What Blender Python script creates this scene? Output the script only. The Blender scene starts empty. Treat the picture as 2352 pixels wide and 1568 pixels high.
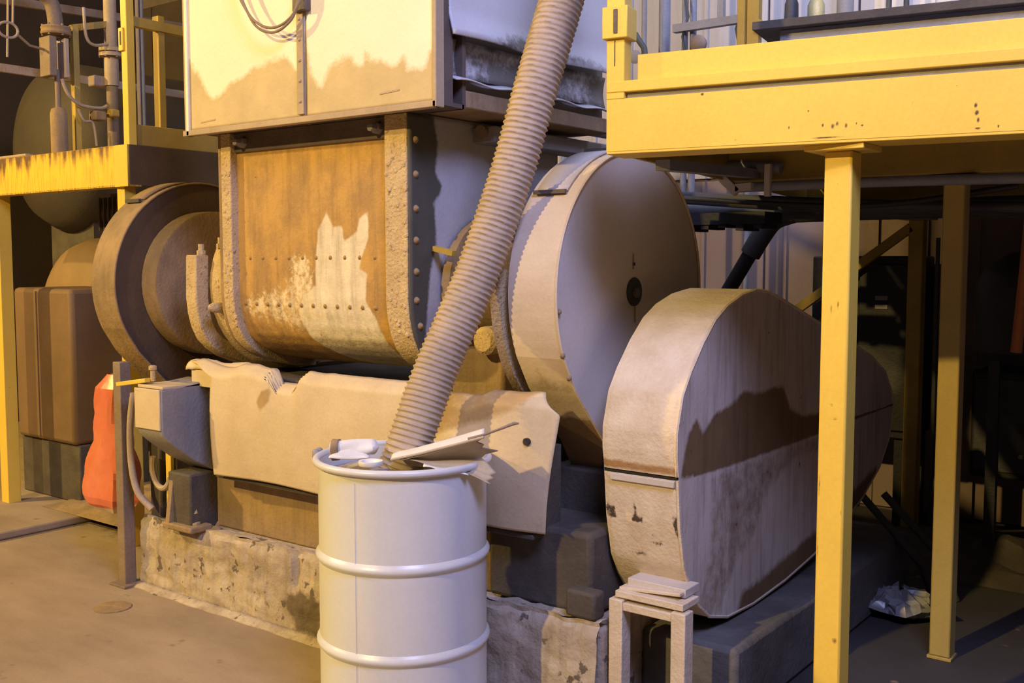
import bpy, bmesh, math, random
from mathutils import Vector, Matrix, noise
random.seed(7)
C = bpy.context.scene.collection
sc = bpy.context.scene
PI = math.pi

# ------------------------------------------------------------------ camera
cam_d = bpy.data.cameras.new('camera'); cam = bpy.data.objects.new('camera', cam_d); C.objects.link(cam)
cam_d.sensor_width = 36.0; cam_d.lens = 36.0*2390/2352; cam_d.clip_end = 100
cam.location = (0, 0, 1.57)
cam.rotation_euler = (PI/2-math.atan(184/2390), 0, math.radians(37.3))
sc.camera = cam

# ------------------------------------------------------------------ world and lights
w = bpy.data.worlds.new('world'); sc.world = w; w.use_nodes = True
w.node_tree.nodes['Background'].inputs[0].default_value = (0.55, 0.56, 1.0, 1)
w.node_tree.nodes['Background'].inputs[1].default_value = 0.010
def aim(o, t):
    o.rotation_euler = (Vector(t)-o.location).to_track_quat('-Z', 'Y').to_euler()
def light(name, kind, loc, col, power, target=None, size=0.2, sy=None):
    d = bpy.data.lights.new(name, kind); o = bpy.data.objects.new(name, d); C.objects.link(o)
    o.location = loc; d.color = col; d.energy = power
    if kind == 'AREA':
        d.shape = 'RECTANGLE'; d.size = size; d.size_y = sy or size
    else:
        d.shadow_soft_size = size
    if target: aim(o, target)
    return o
light('sodium_flood_lamp', 'POINT', (-3.3, -6.0, 6.3), (1.0, 0.69, 0.22), 3300, size=0.10)
light('sodium_flood_lamp_side', 'POINT', (-9.6, -1.6, 5.0), (1.0, 0.66, 0.19), 2500, size=0.10)
light('cool_fill_light', 'AREA', (0.5, 0.7, 4.7), (0.50, 0.54, 1.0), 250, (-2, 3, 1), 1.4, 1.4)  # added cool fill for the right-facing sides, not a known skylight
light('rear_bay_skylight', 'AREA', (-1.6, 5.4, 5.2), (0.72, 0.76, 1.0), 120, (-2.2, 6.6, 3.2), 3.0, 1.0)
sc.view_settings.view_transform = 'Standard'; sc.view_settings.look = 'None'
sc.view_settings.gamma = 1.0; sc.view_settings.use_curve_mapping = False
sc.view_settings.exposure = -0.12

# ------------------------------------------------------------------ materials
def M(name, c1, c2=None, c3=None, rough=0.75, scale=5.0, contrast=(0.35, 0.65), streak=0.0, speck=None, sdens=0.63,
      sscale=22.0, bump=0.25, bscale=60.0, metal=0.0, mamp=0.5, stretch=(1, 1, 1), c4=None, sstr=(26, 26, 2.2)):
    m = bpy.data.materials.new(name); m.use_nodes = True; nt = m.node_tree; N = nt.nodes; L = nt.links
    bs = N['Principled BSDF']; bs.inputs['Roughness'].default_value = rough; bs.inputs['Metallic'].default_value = metal
    tc = N.new('ShaderNodeTexCoord')
    def nz(sc_, det=5, st=(1, 1, 1), rough_=0.6):
        mp = N.new('ShaderNodeMapping'); mp.inputs['Scale'].default_value = st; L.new(tc.outputs['Object'], mp.inputs['Vector'])
        n = N.new('ShaderNodeTexNoise'); n.inputs['Scale'].default_value = sc_; n.inputs['Detail'].default_value = det
        n.inputs['Roughness'].default_value = rough_; L.new(mp.outputs[0], n.inputs['Vector']); return n.outputs['Fac']
    def ramp(src, a, b):
        r = N.new('ShaderNodeMapRange'); r.inputs['From Min'].default_value = a; r.inputs['From Max'].default_value = b
        L.new(src, r.inputs['Value']); return r.outputs['Result']
    def mix(f, a, b, mode='MIX'):
        x = N.new('ShaderNodeMix'); x.data_type = 'RGBA'; x.blend_type = mode
        if isinstance(f, float): x.inputs[0].default_value = f
        else: L.new(f, x.inputs[0])
        for i, v in ((6, a), (7, b)):
            if isinstance(v, tuple): x.inputs[i].default_value = (*v, 1)
            else: L.new(v, x.inputs[i])
        return x.outputs[2]
    c2 = c2 or tuple(v*0.72 for v in c1)
    col = mix(ramp(nz(scale, 6, stretch), *contrast), c1, c2)
    fine = nz(90, 3); col = mix(0.10, col, mix(ramp(fine, .3, .7), (0.25, 0.25, 0.25), (0.75, 0.75, 0.75)), 'OVERLAY')
    if c3:
        at = N.new('ShaderNodeAttribute'); at.attribute_name = 'mask'
        def masked(out, amp, sc2):
            a = N.new('ShaderNodeMath'); a.operation = 'MULTIPLY_ADD'; L.new(nz(sc2, 7, (1, 1, 1), 0.75), a.inputs[0])
            a.inputs[1].default_value = amp; L.new(out, a.inputs[2])
            s = N.new('ShaderNodeMath'); s.operation = 'SUBTRACT'; L.new(a.outputs[0], s.inputs[0]); s.inputs[1].default_value = amp*0.5
            return ramp(s.outputs[0], 0.38, 0.62)
        col = mix(masked(at.outputs['Fac'], mamp, 14), col, mix(ramp(nz(scale*2.2, 6), .3, .7), c3, tuple(v*0.78 for v in c3)))
        if c4:
            a2 = N.new('ShaderNodeAttribute'); a2.attribute_name = 'mask2'
            col = mix(masked(a2.outputs['Fac'], 1.3, 40), col, c4)
    if streak:
        col = mix(ramp(nz(1.0, 6, sstr), .48-.1*(streak > .7), .72-.12*(streak > .7)), col, mix(streak, col, (0.10, 0.06, 0.03)))
    if speck:
        col = mix(ramp(nz(sscale, 3), sdens, sdens+0.05), col, speck)
    L.new(col, bs.inputs['Base Color'])
    if bump:
        b = N.new('ShaderNodeBump'); b.inputs['Strength'].default_value = bump; b.inputs['Distance'].default_value = 0.01
        L.new(nz(bscale, 4), b.inputs['Height']); L.new(b.outputs[0], bs.inputs['Normal'])
    return m
YEL = M('yellow_paint', (0.80, 0.565, 0.09), (0.73, 0.51, 0.08), rough=0.42, scale=2.2, speck=(0.16, 0.08, 0.03), sdens=0.735, sscale=30, bump=0.04)
YELC = M('chipped_yellow_paint', (0.80, 0.565, 0.09), (0.73, 0.51, 0.08), (0.12, 0.06, 0.03), rough=0.42, scale=2.2, speck=(0.16, 0.08, 0.03), sdens=0.735, sscale=30, bump=0.04, mamp=0.9)
YELD = M('dirty_yellow_paint', (0.86, 0.58, 0.05), (0.62, 0.40, 0.06), rough=0.55, scale=5, streak=0.72, sstr=(70, 70, 6), speck=(0.12, 0.07, 0.03), sdens=0.68, bump=0.1)
YELS = M('rust_stained_yellow_paint', (0.86, 0.58, 0.05), (0.70, 0.46, 0.06), (0.17, 0.09, 0.045), rough=0.55, scale=5, streak=0.45, sstr=(70, 70, 6), bump=0.1, mamp=0.35)
YELM = M('shaded_yellow_paint', (0.52, 0.39, 0.11), (0.44, 0.33, 0.10), rough=0.55, scale=3, bump=0.05)  # platform yellow with the second column's shade mixed into the colour
YELO = M('dull_yellow_paint', (0.50, 0.35, 0.06), (0.38, 0.26, 0.06), rough=0.6, scale=4, bump=0.05)
CREAM = M('cream_hopper_paint', (0.86, 0.80, 0.66), (0.80, 0.74, 0.60), (0.58, 0.46, 0.26), rough=0.6, scale=3, bump=0.12, mamp=0.8)
TRIM = M('dusty_steel_trim', (0.46, 0.36, 0.24), (0.36, 0.28, 0.2), rough=0.7, bump=0.15)
DARKTRIM = M('dark_brown_steel', (0.13, 0.10, 0.09), (0.09, 0.07, 0.06), rough=0.6)
RUST = M('rusty_ochre_plate', (0.50, 0.30, 0.09), (0.36, 0.22, 0.085), (0.78, 0.70, 0.54), rough=0.75, scale=6, contrast=(0.42, 0.60), stretch=(1.2, 1.2, .9), streak=0.4, speck=(0.14, 0.08, 0.03), sdens=0.70, sscale=34, bump=0.3, mamp=0.55, c4=(0.74, 0.63, 0.42))
CRUST = M('crusted_rib_steel', (0.62, 0.48, 0.28), (0.50, 0.37, 0.21), rough=0.9, scale=14, speck=(0.34, 0.24, 0.13), sdens=0.62, sscale=40, bump=0.9, bscale=90)
SIDE = M('grey_side_plate', (0.46, 0.46, 0.50), (0.38, 0.38, 0.42), (0.09, 0.085, 0.07), rough=0.7, scale=3, mamp=0.7, bump=0.2)
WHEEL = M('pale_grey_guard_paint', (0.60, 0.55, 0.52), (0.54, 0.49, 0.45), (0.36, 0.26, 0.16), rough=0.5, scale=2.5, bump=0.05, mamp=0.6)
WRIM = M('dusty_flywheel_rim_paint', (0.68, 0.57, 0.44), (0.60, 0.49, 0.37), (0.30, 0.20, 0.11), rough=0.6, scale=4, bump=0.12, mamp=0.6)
BROWN = M('brown_dust_steel', (0.36, 0.25, 0.14), (0.24, 0.17, 0.10), rough=0.85, scale=5, streak=0.3, bump=0.35)
WARMDK = M('dark_warm_brown_steel', (0.12, 0.075, 0.04), (0.085, 0.052, 0.03), rough=0.8, scale=4, bump=0.2)
DKBROWN = M('dark_grimy_shaded_steel', (0.10, 0.085, 0.07), (0.06, 0.05, 0.045), rough=0.8, scale=6, bump=0.35)
GUARD = M('stained_white_guard_paint', (0.66, 0.59, 0.54), (0.58, 0.50, 0.44), (0.22, 0.14, 0.07), rough=0.55, scale=4, streak=0.45, speck=(0.10, 0.06, 0.04), sdens=0.70, sscale=14, bump=0.12, mamp=0.55)
GRIM = M('dusty_guard_rim', (0.70, 0.60, 0.48), (0.60, 0.49, 0.37), (0.42, 0.24, 0.10), rough=0.75, scale=9, speck=(0.2, 0.12, 0.08), sdens=0.74, sscale=13, bump=0.4, mamp=0.6, c4=(0.07, 0.045, 0.03))
CONC = M('rough_plinth_concrete', (0.52, 0.44, 0.34), (0.36, 0.29, 0.22), (0.17, 0.13, 0.09), rough=0.9, scale=6, streak=0.35, speck=(0.14, 0.11, 0.08), sdens=0.62, sscale=16, bump=0.8, bscale=26, mamp=0.8)
CONCD = M('dark_oily_concrete', (0.15, 0.14, 0.135), (0.09, 0.085, 0.08), rough=0.9, scale=5, bump=0.6, bscale=26)
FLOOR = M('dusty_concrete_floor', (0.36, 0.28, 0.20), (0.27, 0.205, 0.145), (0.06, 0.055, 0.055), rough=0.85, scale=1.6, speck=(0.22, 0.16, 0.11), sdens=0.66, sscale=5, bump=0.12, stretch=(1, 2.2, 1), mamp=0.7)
SHEET = M('tan_sheet_metal', (0.64, 0.53, 0.37), (0.55, 0.44, 0.29), (0.42, 0.29, 0.15), rough=0.65, scale=4, bump=0.12, mamp=0.5)
GREYM = M('grey_painted_steel', (0.30, 0.29, 0.31), (0.24, 0.23, 0.24), rough=0.6)
WHITE = M('white_drum_paint', (0.66, 0.68, 0.72), (0.61, 0.62, 0.66), rough=0.30, scale=2, speck=(0.35, 0.30, 0.27), sdens=0.76, sscale=18, bump=0.02)
HOSE = M('dusty_grey_hose', (0.45, 0.36, 0.28), (0.35, 0.28, 0.23), rough=0.65, scale=5, bump=0.15)
PAPER = M('white_paper', (0.80, 0.78, 0.75), (0.70, 0.68, 0.64), rough=0.7, scale=9, bump=0.08)
CARD = M('dusty_torn_sheet', (0.50, 0.42, 0.30), (0.40, 0.33, 0.25), rough=0.75, scale=6, bump=0.1)
HOOD = M('white_hood_sheet', (0.66, 0.66, 0.70), (0.58, 0.58, 0.62), (0.16, 0.15, 0.14), rough=0.5, scale=2, bump=0.1, mamp=0.9)
REDBAG = M('red_plastic', (0.72, 0.22, 0.12), (0.60, 0.15, 0.08), (0.80, 0.62, 0.52), rough=0.35, scale=4, bump=0.2, bscale=14, mamp=0.3)
WALLR = M('pale_wall_panel', (0.60, 0.58, 0.60), (0.53, 0.51, 0.53), rough=0.75, scale=1.5, streak=0.12, bump=0.06)
WALLT = M('dim_light_tan_wall_panel', (0.30, 0.23, 0.205), (0.25, 0.19, 0.175), rough=0.8, scale=1.5, bump=0.06)  # lower wall: dim orange light below the platform put into the colour
WALLL = M('shade_brown_wall_panel', (0.05, 0.033, 0.024), (0.035, 0.024, 0.02), rough=0.85, scale=2, bump=0.1)  # left part of the wall, its shade painted in as dark brown
TANKL = M('light_tan_tank_paint', (0.30, 0.20, 0.12), (0.22, 0.15, 0.09), rough=0.7, scale=1.8, bump=0.1)
TANK = M('tan_tank_paint', (0.21, 0.13, 0.07), (0.15, 0.095, 0.05), rough=0.7, scale=1.8, bump=0.1)
DARKTANK = M('dark_brown_tank_paint', (0.065, 0.05, 0.042), (0.045, 0.037, 0.033), rough=0.7, scale=2)
PIPE = M('grey_brown_pipe', (0.27, 0.20, 0.15), (0.19, 0.14, 0.11), rough=0.65, scale=6)
PIPEL = M('pale_pipe_paint', (0.46, 0.37, 0.29), (0.36, 0.28, 0.22), rough=0.6, scale=6)
PIPEB = M('blue_grey_pipe', (0.26, 0.27, 0.33), (0.2, 0.21, 0.26), rough=0.55, scale=5)
DPIPE = M('dark_conduit', (0.075, 0.078, 0.085), (0.05, 0.05, 0.055), rough=0.6, scale=6)
BLACK = M('black_equipment', (0.030, 0.031, 0.036), (0.02, 0.02, 0.024), rough=0.6)
ORANGE = M('orange_pipe_paint', (0.50, 0.17, 0.06), (0.38, 0.13, 0.05), rough=0.6)
WOOD = M('pink_grey_plank', (0.55, 0.36, 0.26), (0.48, 0.31, 0.23), rough=0.8, scale=4, stretch=(.3, 4, 4))
JUG = M('pale_yellow_plastic', (0.75, 0.68, 0.30), (0.70, 0.62, 0.27), rough=0.4)
LINER = M('clear_film', (0.34, 0.35, 0.39), (0.26, 0.27, 0.3), rough=0.25, scale=12, bump=0.1)
DUST = M('grey_powder', (0.42, 0.37, 0.30), (0.34, 0.30, 0.25), rough=0.95, scale=8, bump=0.6)

# ------------------------------------------------------------------ mesh builder
class MB:
    def __init__(s): s.v = []; s.f = []; s.m = {}; s.m2 = {}
    def box(s, x0, x1, y0, y1, z0, z1, T=None):
        n = len(s.v)
        P = [(x, y, z) for z in (z0, z1) for y in (y0, y1) for x in (x0, x1)]
        s.v += [tuple(T(*p)) if T else p for p in P]
        s.f += [tuple(n+i for i in q) for q in ((0, 2, 3, 1), (4, 5, 7, 6), (0, 1, 5, 4), (2, 6, 7, 3), (0, 4, 6, 2), (1, 3, 7, 5))]
        return s
    def bar(s, p0, p1, wd, h, up=(0, 0, 1)):
        p0, p1 = Vector(p0), Vector(p1); d = (p1-p0).normalized(); u = Vector(up)
        if abs(d.dot(u)) > 0.98: u = Vector((0, 1, 0))
        a = d.cross(u).normalized()*wd/2; b = a.cross(d).normalized()*h/2; n = len(s.v)
        for p in (p0, p1): s.v += [tuple(p-a-b), tuple(p+a-b), tuple(p+a+b), tuple(p-a+b)]
        s.f += [tuple(n+i for i in q) for q in ((0, 3, 2, 1), (4, 5, 6, 7), (0, 1, 5, 4), (1, 2, 6, 5), (2, 3, 7, 6), (3, 0, 4, 7))]
        return s
    def prism(s, poly, axis, a0, a1):
        n = len(s.v); k = len(poly)
        for a in (a0, a1):
            for p, q in poly: s.v.append({'x': (a, p, q), 'y': (p, a, q), 'z': (p, q, a)}[axis])
        s.f += [tuple(n+i for i in range(k))[::-1], tuple(n+k+i for i in range(k))]
        s.f += [(n+i, n+(i+1) % k, n+k+(i+1) % k, n+k+i) for i in range(k)]
        return s
    def tube(s, pts, r, seg=12, caps=True, closed=False):
        P = [Vector(p) for p in pts]; k = len(P); n = len(s.v)
        R = r if isinstance(r, (list, tuple)) else [r]*k
        u = None
        for i in range(k):
            a = P[(i-1) % k] if (closed or i > 0) else P[i]; b = P[(i+1) % k] if (closed or i < k-1) else P[i]
            d = (b-a).normalized()
            if u is None:
                u = d.orthogonal().normalized()
            u = (u-d*u.dot(d)).normalized(); v_ = d.cross(u)
            for j in range(seg):
                t = 2*PI*j/seg; s.v.append(tuple(P[i]+(u*math.cos(t)+v_*math.sin(t))*R[i]))
        for i in range(k if closed else k-1):
            for j in range(seg):
                a, b = n+i*seg, n+((i+1) % k)*seg
                s.f.append((a+j, a+(j+1) % seg, b+(j+1) % seg, b+j))
        if caps and not closed:
            s.f += [tuple(n+j for j in range(seg))[::-1], tuple(n+(k-1)*seg+j for j in range(seg))]
        return s
    def lathe(s, c, axis, prof, seg=32, caps=True):
        d = Vector(axis).normalized(); u = d.orthogonal().normalized(); v_ = d.cross(u); c = Vector(c); n = len(s.v); k = len(prof)
        for r, h in prof:
            for j in range(seg):
                t = 2*PI*j/seg; s.v.append(tuple(c+d*h+(u*math.cos(t)+v_*math.sin(t))*max(r, 1e-4)))
        for i in range(k-1):
            for j in range(seg): s.f.append((n+i*seg+j, n+i*seg+(j+1) % seg, n+(i+1)*seg+(j+1) % seg, n+(i+1)*seg+j))
        if caps: s.f += [tuple(n+j for j in range(seg))[::-1], tuple(n+(k-1)*seg+j for j in range(seg))]
        return s
    def grid(s, fn, nu, nv, mask=None, mask2=None):
        n = len(s.v)
        for i in range(nu+1):
            for j in range(nv+1):
                p = fn(i/nu, j/nv); 
                if mask: s.m[len(s.v)] = mask(*p)
                if mask2: s.m2[len(s.v)] = mask2(*p)
                s.v.append(tuple(p))
        for i in range(nu):
            for j in range(nv):
                a = n+i*(nv+1)+j; s.f.append((a, a+nv+1, a+nv+2, a+1))
        return s
    def build(s, name, mat, parent=None, bevel=0.0, ang=40, thick=0.0, recalc=True, origin=None):
        if parent is not None:
            r = parent
            off = Vector(r.location)
            while r.parent: r = r.parent; off += Vector(r.location)
        elif origin: off = Vector(origin)
        else:
            xs, ys, zs = zip(*s.v); off = Vector(((min(xs)+max(xs))/2, (min(ys)+max(ys))/2, min(zs)))
        me = bpy.data.meshes.new(name)
        me.from_pydata([tuple(Vector(p)-off) for p in s.v], [], s.f)
        if s.m or s.m2:
            for an, dct in (('mask', s.m), ('mask2', s.m2)):
                at = me.attributes.new(an, 'FLOAT', 'POINT')
                for k_, val in dct.items(): at.data[k_].value = val
        if recalc:
            bm = bmesh.new(); bm.from_mesh(me); bmesh.ops.recalc_face_normals(bm, faces=bm.faces); bm.to_mesh(me); bm.free()
        for p in me.polygons: p.use_smooth = True
        me.set_sharp_from_angle(angle=math.radians(ang))
        me.materials.append(mat)
        o = bpy.data.objects.new(name, me); C.objects.link(o)
        if parent is not None: o.parent = parent
        else: o.location = off
        if thick:
            md = o.modifiers.new('thickness', 'SOLIDIFY'); md.thickness = thick; md.offset = 0
        if bevel:
            md = o.modifiers.new('bevel', 'BEVEL'); md.width = bevel; md.segments = 2; md.limit_method = 'ANGLE'; md.angle_limit = math.radians(50)
        return o
def thing(name, loc, label, cat, group=None):
    o = bpy.data.objects.new(name, None); C.objects.link(o); o.location = loc; o.empty_display_size = 0.05
    return tag(o, label, cat, group)
def tag(o, label, cat, group=None):
    o['label'] = label; o['category'] = cat
    if group: o['group'] = group
    return o
def struct(o):
    o['kind'] = 'structure'; return o
def piece(mesh_obj, parent, loc, rot=None):
    """another copy of a small part (shared mesh); loc in world space, the mesh is centred on its own origin"""
    c = mesh_obj.copy(); C.objects.link(c); c.parent = parent
    c.location = Vector(loc)-Vector(parent.location)
    if rot: c.rotation_euler = rot
    return c
def proto(name, mb, mat, parent, loc, rot=None, bevel=0):
    """first of a row of alike parts: built around the origin, then moved"""
    o = mb.build(name, mat, None, bevel=bevel, origin=(0, 0, 0)); o.parent = parent
    o.location = Vector(loc)-Vector(parent.location)
    if rot: o.rotation_euler = rot
    return o
def row(name, mb, mat, parent, locs, rot=None, bevel=0):
    p = proto(name, mb, mat, parent, locs[0], rot, bevel)
    return [p]+[piece(p, parent, l, rot) for l in locs[1:]]
def dome(r, h, seg=12, ax=(1, 0, 0)):
    return MB().lathe((0, 0, 0), ax, [(r, 0), (r*.95, h*.45), (r*.6, h*.85), (0, h)], seg, caps=False)
def inpoly(x, y, poly):
    c = False; k = len(poly); j = k-1
    for i in range(k):
        (xi, yi), (xj, yj) = poly[i], poly[j]
        if (yi > y) != (yj > y) and x < (xj-xi)*(y-yi)/(yj-yi)+xi: c = not c
        j = i
    return c
def edged(x, y, poly):
    best = 9
    k = len(poly)
    for i in range(k):
        ax, ay = poly[i]; bx, by = poly[(i+1) % k]; dx, dy = bx-ax, by-ay
        t = max(0, min(1, ((x-ax)*dx+(y-ay)*dy)/(dx*dx+dy*dy+1e-9)))
        best = min(best, math.hypot(x-ax-t*dx, y-ay-t*dy))
    return best if inpoly(x, y, poly) else -best
def pm(x, y, poly, soft=0.04): return max(0.0, min(1.0, 0.5+edged(x, y, poly)/(2*soft)))
def arc(cy, cz, r, a0, a1, n):
    return [(cy+r*math.cos(math.radians(a0+(a1-a0)*i/n)), cz+r*math.sin(math.radians(a0+(a1-a0)*i/n))) for i in range(n+1)]
def spline(P, n):
    P = [Vector(p) for p in P]; out = []
    for i in range(len(P)-1):
        a = P[max(i-1, 0)]; b = P[i]; c = P[i+1]; d = P[min(i+2, len(P)-1)]
        for k in range(n):
            t = k/n; out.append(0.5*((2*b)+(c-a)*t+(2*a-5*b+4*c-d)*t*t+(3*b-a-3*c+d)*t**3))
    out.append(P[-1]); return out

# ------------------------------------------------------------------ the setting
SHADE_DIRT = [(-1.9, 2.75), (-1.2, 2.9), (-0.6, 3.3), (1.5, 3.2), (3.0, 3.5), (3, 6.7), (-3.5, 6.7), (-3.0, 4.3), (-1.95, 4.2)]  # platform's shade painted dark on the floor, with some real black dirt
def floorm(x, y, z): return max(0.88*pm(x, y, SHADE_DIRT, 0.25), 0.55*pm(x, y, [(-6.4, 3.3), (-4.9, 3.1), (-4.6, 4.2), (-6.4, 6.5)], 0.25))
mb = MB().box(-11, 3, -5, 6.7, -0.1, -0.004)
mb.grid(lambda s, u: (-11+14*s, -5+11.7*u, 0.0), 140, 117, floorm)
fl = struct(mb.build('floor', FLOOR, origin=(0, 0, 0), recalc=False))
kb = MB(); kb.box(-9, -5.78, 2.55, 6.4, 0.0, 0.05)
struct(kb.build('trim_1', FLOOR, bevel=0.012))
wb = struct(MB().box(-11, 3, 6.62, 6.75, 0, 4.4).build('wall_back', DARKTRIM))
row('panel', MB().box(-0.292, 0.292, -0.02, 0.0, 0, 2.1), WALLR, wb, [(-4.4+0.6*i, 6.62, 2.14) for i in range(12)], bevel=0.004)
row('lower_panel', MB().box(-0.292, 0.292, -0.02, 0.0, 0, 2.1), WALLT, wb, [(-4.4+0.6*i, 6.62, 0.02) for i in range(12)], bevel=0.004)
row('dark_panel', MB().box(-0.592, 0.592, -0.02, 0.0, 0, 2.1), WALLL, wb, [(-10.4+1.2*i, 6.62, 0.02+2.12*j) for i in range(5) for j in range(2)], bevel=0.004)
row('rib', MB().box(-0.012, 0.012, -0.014, 0.0, 0, 2.1), WALLR, wb, [(-4.4+0.6*i+dx, 6.60, 2.14) for i in range(12) for dx in (-.15, .15)])
row('lower_rib', MB().box(-0.012, 0.012, -0.014, 0.0, 0, 2.1), WALLT, wb, [(-4.4+0.6*i+dx, 6.60, 0.02) for i in range(12) for dx in (-.15, .15)])
wl = struct(MB().box(-10.2, -10.0, 2.0, 6.62, 0, 4.4).build('wall_left', WALLL))
o = MB().lathe((-4.25, 2.58, 0), (0, 0, 1), [(0.082, 0), (0.082, 0.004), (0.078, 0.006)], 28).build('floor_drain_cover', BROWN)
tag(o, 'round brown metal cover set in the concrete floor near the plinth', 'drain cover')

# ------------------------------------------------------------------ concrete plinth
t = thing('concrete_plinth', (-3.0, 3.4, 0), 'rough concrete plinth block under the crusher', 'plinth')
def plinth_front(s, u):
    x = -4.45+s*2.62; z = u*(0.345+0.02*s)
    y = 2.868-0.03*(1-u)*0.4
    nn = noise.noise(Vector((x*5, z*7, 1.3)))
    y += 0.014*nn+0.012*noise.noise(Vector((x*18, z*22, 4)))
    if u > 0.93: z -= 0.016*abs(noise.noise(Vector((x*9, 2, 2)))); y += 0.012
    if x > -3.35 and x < -2.95: y += 0.05*max(0, noise.noise(Vector((x*7, z*7, 9))))
    return (x, y, z)
def pmask(x, y, z):
    a = pm(x, z, [(-3.33, 0.02), (-3.4, 0.13), (-3.3, 0.2), (-3.18, 0.16), (-3.16, 0.0)], 0.05)
    b = 0.62*pm(x, z, [(-2.6, 0.0), (-2.6, .4), (-2.28, .4), (-2.24, 0)], 0.08)
    c = 0.30 if z > 0.3 else 0
    return max(a, b, c)
mb = MB().grid(plinth_front, 130, 22, pmask)
mb.build('front_face', CONC, t)
MB().box(-4.45, -1.83, 2.90, 4.15, 0, 0.335).build('block', CONC, t, bevel=0.015)
MB().box(-1.83, -1.46, 3.16, 5.1, 0, 0.27).build('motor_block', CONCD, t, bevel=0.02)
def edge(s, u):
    x, y, z = plinth_front(s, 1); return (x, y+u*0.06, z-0.004*u+0.01*noise.noise(Vector((x*8, u*4, 0))))
MB().grid(edge, 130, 3).build('top_edge', CONC, t)
MB().grid(lambda s, u: (-4.45+2.62*s, 2.85-0.045*u+0.012*noise.noise(Vector((s*20, u*3, 5))), 0.02*(1-u)), 80, 3).build('mortar_skirt', CONC, t, thick=0.004)
# rubble on the plinth
for i, (x, y, r) in enumerate([(-4.30, 2.98, .035), (-4.22, 3.05, .045), (-4.12, 2.97, .03), (-4.02, 2.98, .028), (-3.95, 2.93, .02)]):
    m_ = MB().lathe((x, y, 0.335), (0, 0, 1), [(r, 0), (r*1.05, r*.3), (r*.7, r*.8), (r*.1, r)], 9)
    m_.v = [(a+0.01*noise.noise(Vector((a*40, b*40, c_*40))), b, c_) for a, b, c_ in m_.v]
    o = m_.build('rubble_lump', BROWN)
    tag(o, ['small brown debris lump nearest the left end of the plinth', 'largest brown debris lump at the back of the plinth', 'brown debris lump in front of the end box pedestal', 'small brown debris lump right of the pedestal foot', 'smallest brown debris crumb beside the deflector edge'][i], 'debris', 'debris lumps on the plinth')

# ------------------------------------------------------------------ crusher housing
RP = [(2.92, 2.13), (2.92, 1.9), (2.92, 1.65), (2.92, 1.42), (2.928, 1.35), (2.945, 1.285), (2.975, 1.225), (3.02, 1.18), (3.08, 1.14), (3.17, 1.105), (3.28, 1.08), (3.40, 1.07)]
def offs(P, d):
    out = []
    for i, p in enumerate(P):
        a = Vector(P[max(i-1, 0)]); b = Vector(P[min(i+1, len(P)-1)]); tt = (b-a).normalized()
        out.append((p[0]-tt.y*d, p[1]+tt.x*d))
    return out
PP = offs(RP, 0.042)
T = thing('crusher_housing', (-3.28, 3.4, 0.62), 'big rusty ochre steel crusher housing with bolted ribs below the hopper', 'crusher')
PATCH = [(-3.28, 1.57), (-3.26, 1.7), (-3.21, 1.77), (-3.17, 1.71), (-3.12, 1.71), (-3.11, 1.65), (-3.03, 1.69), (-3.02, 1.74), (-2.97, 1.77), (-2.97, 1.66), (-3.01, 1.59), (-3.02, 1.54), (-2.98, 1.52), (-2.99, 1.41), (-2.94, 1.34), (-2.89, 1.1), (-3.2, 1.1), (-3.36, 1.24), (-3.40, 1.35), (-3.36, 1.42), (-3.28, 1.47)]
SPECK = [(-3.78, 1.41), (-3.66, 1.45), (-3.49, 1.48), (-3.43, 1.62), (-3.30, 1.62), (-3.22, 1.32), (-3.4, 1.25), (-3.78, 1.33)]
def prof_at(P, u):
    L_ = [0]
    for i in range(1, len(P)): L_.append(L_[-1]+math.hypot(P[i][0]-P[i-1][0], P[i][1]-P[i-1][1]))
    d = u*L_[-1]
    for i in range(1, len(P)):
        if d <= L_[i] or i == len(P)-1:
            k = (d-L_[i-1])/(L_[i]-L_[i-1]); return (P[i-1][0]+k*(P[i][0]-P[i-1][0]), P[i-1][1]+k*(P[i][1]-P[i-1][1]))
def pan(s, u):
    y, z = prof_at(PP, u); return (-3.80+s*0.98, y, z)
MB().grid(pan, 90, 110, lambda x, y, z: pm(x, z, PATCH, 0.02), lambda x, y, z: 0.55*pm(x, z, SPECK, 0.06)).build('front_panel', RUST, T, recalc=False, thick=0.01)
def rib(name, x0, x1, P, depth, mat):
    Q = offs(P, depth); return MB().prism(P+Q[::-1], 'x', x0, x1).build(name, mat, T, bevel=0.004)
rib('rib', -3.845, -3.778, RP, 0.05, CRUST); rib('rib', -2.842, -2.725, RP, 0.05, CRUST)
# crusty scale on the rib fronts
def crust(x0, x1):
    m_ = MB()
    for i in range(70):
        u = random.uniform(0.06, 0.62); y, z = prof_at(RP, u); x = random.uniform(x0+.01, x1-.006); r = random.uniform(.006, .014)
        m_.lathe((x, y+.002, z), (0, -1, 0), [(r, 0), (r*.8, r*.35), (0, r*.55)], 7, caps=False)
    q = m_.build('crust', CRUST, T); q['kind'] = 'stuff'; q['label'] = 'lumpy dust scale on rib'
crust(-3.845, -3.778); crust(-2.842, -2.725)
BACK = [(3.85, 1.10), (3.95, 1.3), (3.95, 2.13)]
sidepoly = offs(RP, 0.006)+BACK
ROUGH = [(2.88, 2.14), (3.06, 2.13), (3.08, 2.03), (3.07, 1.91), (3.11, 1.86), (3.06, 1.79), (3.07, 1.64), (3.03, 1.5), (3.0, 1.23), (2.88, 1.2)]
def side(s, u):
    z = 2.13-u*1.06
    yf = 2.93
    for i in range(len(RP)-1):
        if RP[i][1] >= z >= RP[i+1][1]:
            k = (RP[i][1]-z)/(RP[i][1]-RP[i+1][1]+1e-9); yf = RP[i][0]+k*(RP[i+1][0]-RP[i][0])+.004
    return (-2.722, yf+s*(3.9-yf), z)
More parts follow.
